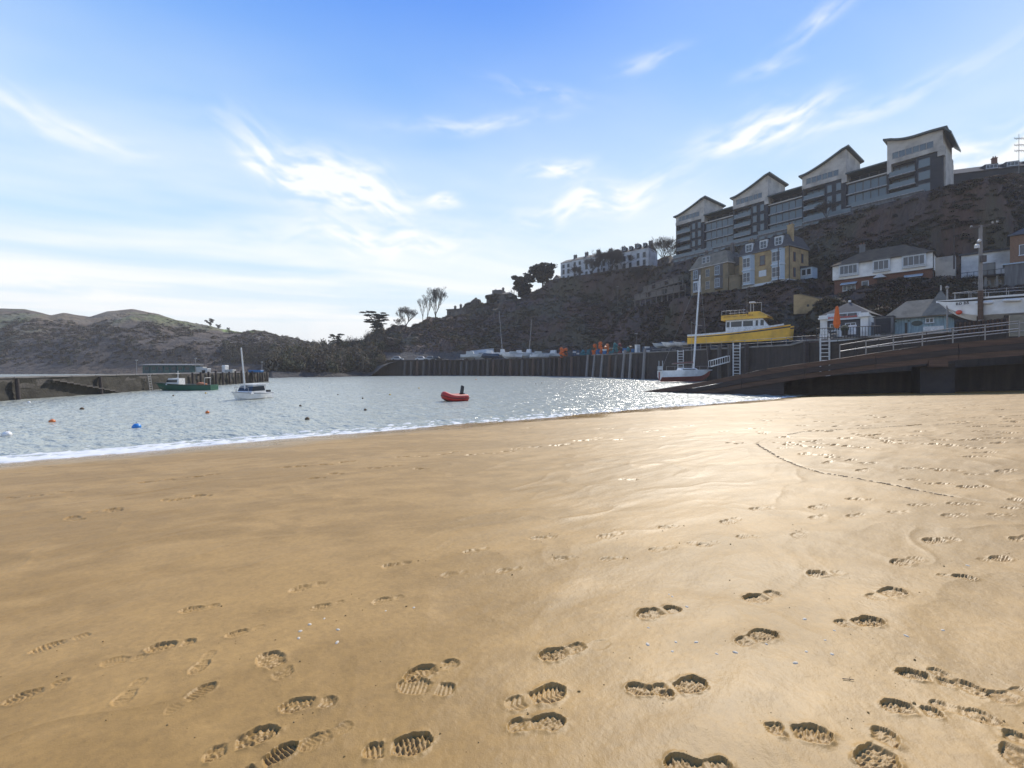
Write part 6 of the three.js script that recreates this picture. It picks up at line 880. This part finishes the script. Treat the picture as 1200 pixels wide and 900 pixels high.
function bareTree(label, [x, y, z], h, spread, seed, { trunk = .3, stems = 1, levels = 7, thick = .028 } = {}) {
  const r = rng(seed), low = [], high = [], o = thing('bare_tree', label, 'tree', [x, y, z], 0, 'bare winter trees');
  const grow = (p, dir, len, rad, lv) => { const q = p.clone().addScaledVector(dir, len); (lv >= levels - 1 ? low : high).push([p, q, rad, rad * .72]); if (lv === 0) return; const n = lv > levels - 2 ? 3 : r() < .6 ? 2 : 3; for (let k = 0; k < n; k++) { const a = r() * 6.28, s = (.35 + r() * .45) * spread, nd = dir.clone().add(V(Math.cos(a) * s, .12 + r() * .12, Math.sin(a) * s)).normalize(); grow(k ? p.clone().lerp(q, .65 + r() * .35) : q, nd, len * (.68 + r() * .2), Math.max(rad * .64, thick), lv - 1); } };
  for (let s = 0; s < stems; s++) grow(V((r() - .5) * stems * .5, -.6, (r() - .5) * stems * .3), V((r() - .5) * .35 * (stems > 1 ? 2 : 1), 1, (r() - .5) * .3).normalize(), h * trunk, h * .011 + .05, levels);
  let topY = 0; for (const [, q] of high) topY = Math.max(topY, q.y); const kk = h / topY; for (const sg of [...low, ...high]) if (!sg.done) { sg.done = 1; sg[0] = sg[0].clone().multiplyScalar(kk); sg[1] = sg[1].clone().multiplyScalar(kk); }
  put('trunk', uvm(branchGeo(low)), bark, o); put('crown', uvm(branchGeo(high)), bark, o); return o;
}
function leafyTree(label, [x, y, z], h, w, seed, col, flatten = 1, lobes = 9) {
  const r = rng(seed), o = thing('evergreen_tree', label, 'tree', [x, y, z], 0, 'evergreen trees on the slopes'), segs = [[V(0, -.8, 0), V(.2, h * .5, 0), h * .035 + .08, h * .02]], m = leafMat.clone(); m.color.setRGB(...col);
  lobes *= 3; const parts = []; for (let k = 0; k < lobes; k++) { const a = r() * 6.28, f = (k + .6) / lobes, rr = w * (.15 + .85 * Math.sin(Math.min(f, .8) * 2.3)) * .66 * Math.sqrt(r()), c = V(Math.cos(a) * rr, h * (.25 + .62 * f), Math.sin(a) * rr), s = w * (.15 + r() * .16); const g = leafBall(seed * 100 + k, 170, .26); g.scale(s, s * .72 * flatten, s); g.translate(c.x, c.y - s * .2, c.z); parts.push(g); segs.push([V(.1, h * (.15 + .3 * f), 0), c, h * .014 + .03, .03]); }
  put('trunk', uvm(branchGeo(segs)), bark, o); const g = mergeGeometries(parts); put('crown', g, m, o); return o;
}
{
  const G = (px, d) => { const x = tOf(px) * d; return [x, cliffY(x, d), -d]; }, on = (px, py, d) => { const q = P(px, py, d); return [q.x, q.y, q.z]; };
  leafyTree('wide dark cedar with level branches at the foot of the ridge', G(441, 184), 11, 8.5, 51, [.030, .036, .020], .38, 13);
  leafyTree('dark conifer standing above the leafless wood at the harbour head', G(395, 178), 8, 4.6, 52, [.026, .030, .018], .7, 9);
  bareTree('round-headed bare tree next right of the cedar', G(474, 184), 10.5, 1.0, 61, { stems: 2 }); bareTree('small bare tree in front of the round-headed bare tree', G(468, 183), 6.5, .9, 62, {});
  bareTree('thin almost branchless bare tree between two fuller ones', G(496, 187), 11, .5, 63, { trunk: .34, levels: 5 }); bareTree('slim bare tree just left of the tall flat-topped one', G(500, 187), 13, .45, 64, { trunk: .36, levels: 5 }); bareTree('tall bare tree with flat brushy top left of the low stone house', G(511, 188), 14.5, .62, 65, { trunk: .4, stems: 2 });
  leafyTree('tall dark evergreen, left of the pair on the ridge', G(613, 197), 14.5, 7.5, 53, [.040, .036, .028], 1.1, 22); leafyTree('round dark evergreen, right of the pair on the ridge', G(636, 197), 11.5, 8.5, 54, [.038, .036, .027], 1.1, 22); bareTree('slender bare tree leaning at the left of the evergreen pair', G(603, 196), 10, .6, 66, { trunk: .36, levels: 5 });
  leafyTree('ivy-dark evergreen clump beside the dark stone house', G(578, 189), 5, 5, 55, [.034, .036, .02], .8, 8); leafyTree('dark evergreen clump on the right of the stone house', G(597, 189), 5.4, 4, 57, [.032, .034, .02], .9, 7);
  bareTree('large spreading bare tree left of the apartment block', G(773, 158), 12, 1.25, 67, { trunk: .2, stems: 3 }); bareTree('bushy bare tree in front of the white terrace', G(703, 171), 11, 1.1, 68, { trunk: .24, stems: 2 }); bareTree('smaller bare tree left of the bushy one, before the terrace', G(690, 174), 8, 1.1, 69, { trunk: .25, stems: 2 }); bareTree('low bare tree right of the bushy one, before the terrace', G(718, 168), 9, 1.2, 70, { trunk: .22, stems: 2, thick: .03 }); bareTree('thick bare tree hiding the middle of the white terrace', G(710, 169), 11, 1.1, 73, { trunk: .22, stems: 2, thick: .03 }); bareTree('bare tree between the terrace middle and its right half', G(729, 165), 8.5, 1.2, 74, { trunk: .24, thick: .03 });
  bareTree('bare tree before the left half of the white terrace', G(674, 178), 6.5, 1.2, 75, { trunk: .22, stems: 2 }); bareTree('bare tree before the right end of the white terrace', G(745, 160), 7, 1.2, 76, { trunk: .22, stems: 3 });
  bareTree('bare shrub tree on the slope above the yellow house', G(968, 112), 5, 1.2, 71, { stems: 2 }); bareTree('bare shrub tree on the dark slope at right', G(1150, 84), 4, 1.2, 72, { stems: 3 });
  const hx = (px, d) => { const x = tOf(px) * d; return [x, headY(x, d), -d]; };
  [[246, 'small round tree on the headland skyline, larger of two'], [256, 'small round tree on the headland skyline, smaller of two'], [268, 'lone shrub on the headland skyline by the green field']].forEach(([px, label], i) => leafyTree(label, hx(px, 294), [6, 4, 2.7][i], [4, 2.7, 2][i], 80 + i, [.03, .034, .022], 1, 6));
}
// ---------- small things on the sand ----------
{
  const shell = mat([.60, .53, .42], { rough: .75, tex: 'speck', size: .1, name: 'shell' }), r = rng(41);
  const S = [[352, 742], [363, 734], [380, 727], [396, 739], [395, 755], [350, 750], [452, 717], [485, 714], [788, 700], [784, 697], [760, 737], [759, 757], [788, 765], [792, 754], [840, 768], [862, 767], [816, 754], [943, 727], [945, 766], [975, 769], [967, 753], [978, 742], [932, 780], [1062, 748], [1134, 663], [805, 712], [898, 757], [1105, 739]];
  S.forEach(([px, py], i) => {
    const [x, d] = sandPoint(px, py), s = .008 + r() * .009, g = new THREE.SphereGeometry(1, 9, 5, 0, 6.283, 0, 1.5), q = g.attributes.position; for (let k = 0; k < q.count; k++) { const an = Math.atan2(q.getZ(k), q.getX(k)), w = 1 + .12 * Math.cos(an * 7 + i); q.setXYZ(k, q.getX(k) * w * s * (1 + r() * .08), q.getY(k) * s * .45, q.getZ(k) * w * s * .75); } g.computeVertexNormals();
    const o = obj('shell_fragment', g, shell); o.position.set(x, sandHeight(x, d) - .001, -d); o.rotation.y = r() * 6; tag(o, px < 430 ? 'white shell fragment in the small cluster on the sand at lower left' : px < 600 ? 'pale shell fragment alone on open sand left of centre' : px < 812 ? 'white shell fragment near the deep footprint right of centre' : px < 905 ? 'white shell fragment beside the footprints at centre right' : px < 1000 ? 'white shell fragment in the scatter on the sand above the twig' : 'single pale shell fragment on the sand towards the right edge', 'shell', 'shell fragments on the sand');
  });
  // clods kicked up round the prints
  const cl = [], col = []; for (const p of prints) { if (p[1] > 5) continue; const n = 3 + Math.floor(r() * 7); for (let k = 0; k < n; k++) { const a = r() * 6.28, q = .08 + r() * .22, x = p[0] + p[2] * p[4] * r() + Math.cos(a) * q, d = p[1] + p[3] * p[4] * r() + Math.sin(a) * q; if (r() < .9) cl.push([x, d]); } }
  const g = new THREE.IcosahedronGeometry(1, 0), m = mat([.26, .165, .06], { rough: .8, name: 'sand_clod' }), im = new THREE.InstancedMesh(g, m, cl.length), o = new THREE.Object3D(); cl.forEach(([x, d], i) => { const s = .0015 + Math.pow(r(), 5) * .0045; o.position.set(x, sandHeight(x, d) + s * .2, -d); o.rotation.set(r() * 3, r() * 3, r() * 3); o.scale.set(s * (1 + r()), s, s * (1 + r())); o.updateMatrix(); im.setMatrixAt(i, o.matrix); }); im.castShadow = true; im.name = 'sand_clods'; scene.add(im); struct(im, 'crumbs of wet sand scattered round the footprints', 'stuff'); void col;
  // line of dark weed flakes along the curved drag mark
  const fl = []; for (let i = 1; i < drag.length; i++) { const [ax, ad] = drag[i - 1], [bx2, bd] = drag[i], n = Math.ceil(Math.hypot(bx2 - ax, bd - ad) / .045); for (let k = 0; k < n; k++) { const t = (k + r()) / n, x = mix(ax, bx2, t) + (r() - .5) * .05, d = mix(ad, bd, t) + (r() - .5) * .05; if (vnoise(x * 1.7, d * 1.7) > .42) fl.push([x, d]); } }
  const wm = mat([.13, .08, .036], { rough: .8, name: 'weed' }), wi = new THREE.InstancedMesh(g, wm, fl.length); fl.forEach(([x, d], i) => { const s = .010 + r() * .014; o.position.set(x, sandHeight(x, d) + .003, -d); o.rotation.set(0, r() * 6, 0); o.scale.set(s * 1.8, s * .45, s); o.updateMatrix(); wi.setMatrixAt(i, o.matrix); }); wi.castShadow = true; wi.name = 'weed_line'; scene.add(wi); struct(wi, 'thin curved line of brown weed across the sand', 'stuff');
  const tw = sandPoint(994, 798), t = obj('twig', [bar([-.03, 0, 0], [.02, .004, .012], .0022, .0015, 5), bar([0, .002, .005], [.018, .006, -.008], .0012, .0008, 4)], bark); t.position.set(tw[0], sandHeight(...tw) + .003, -tw[1]); tag(t, 'tiny dark twig lying alone on the sand at lower right', 'twig');
}
// ---------- haze ----------
scene.fog = new THREE.FogExp2(new THREE.Color(1, .96, .92), .00042);
renderer.render(scene, camera);
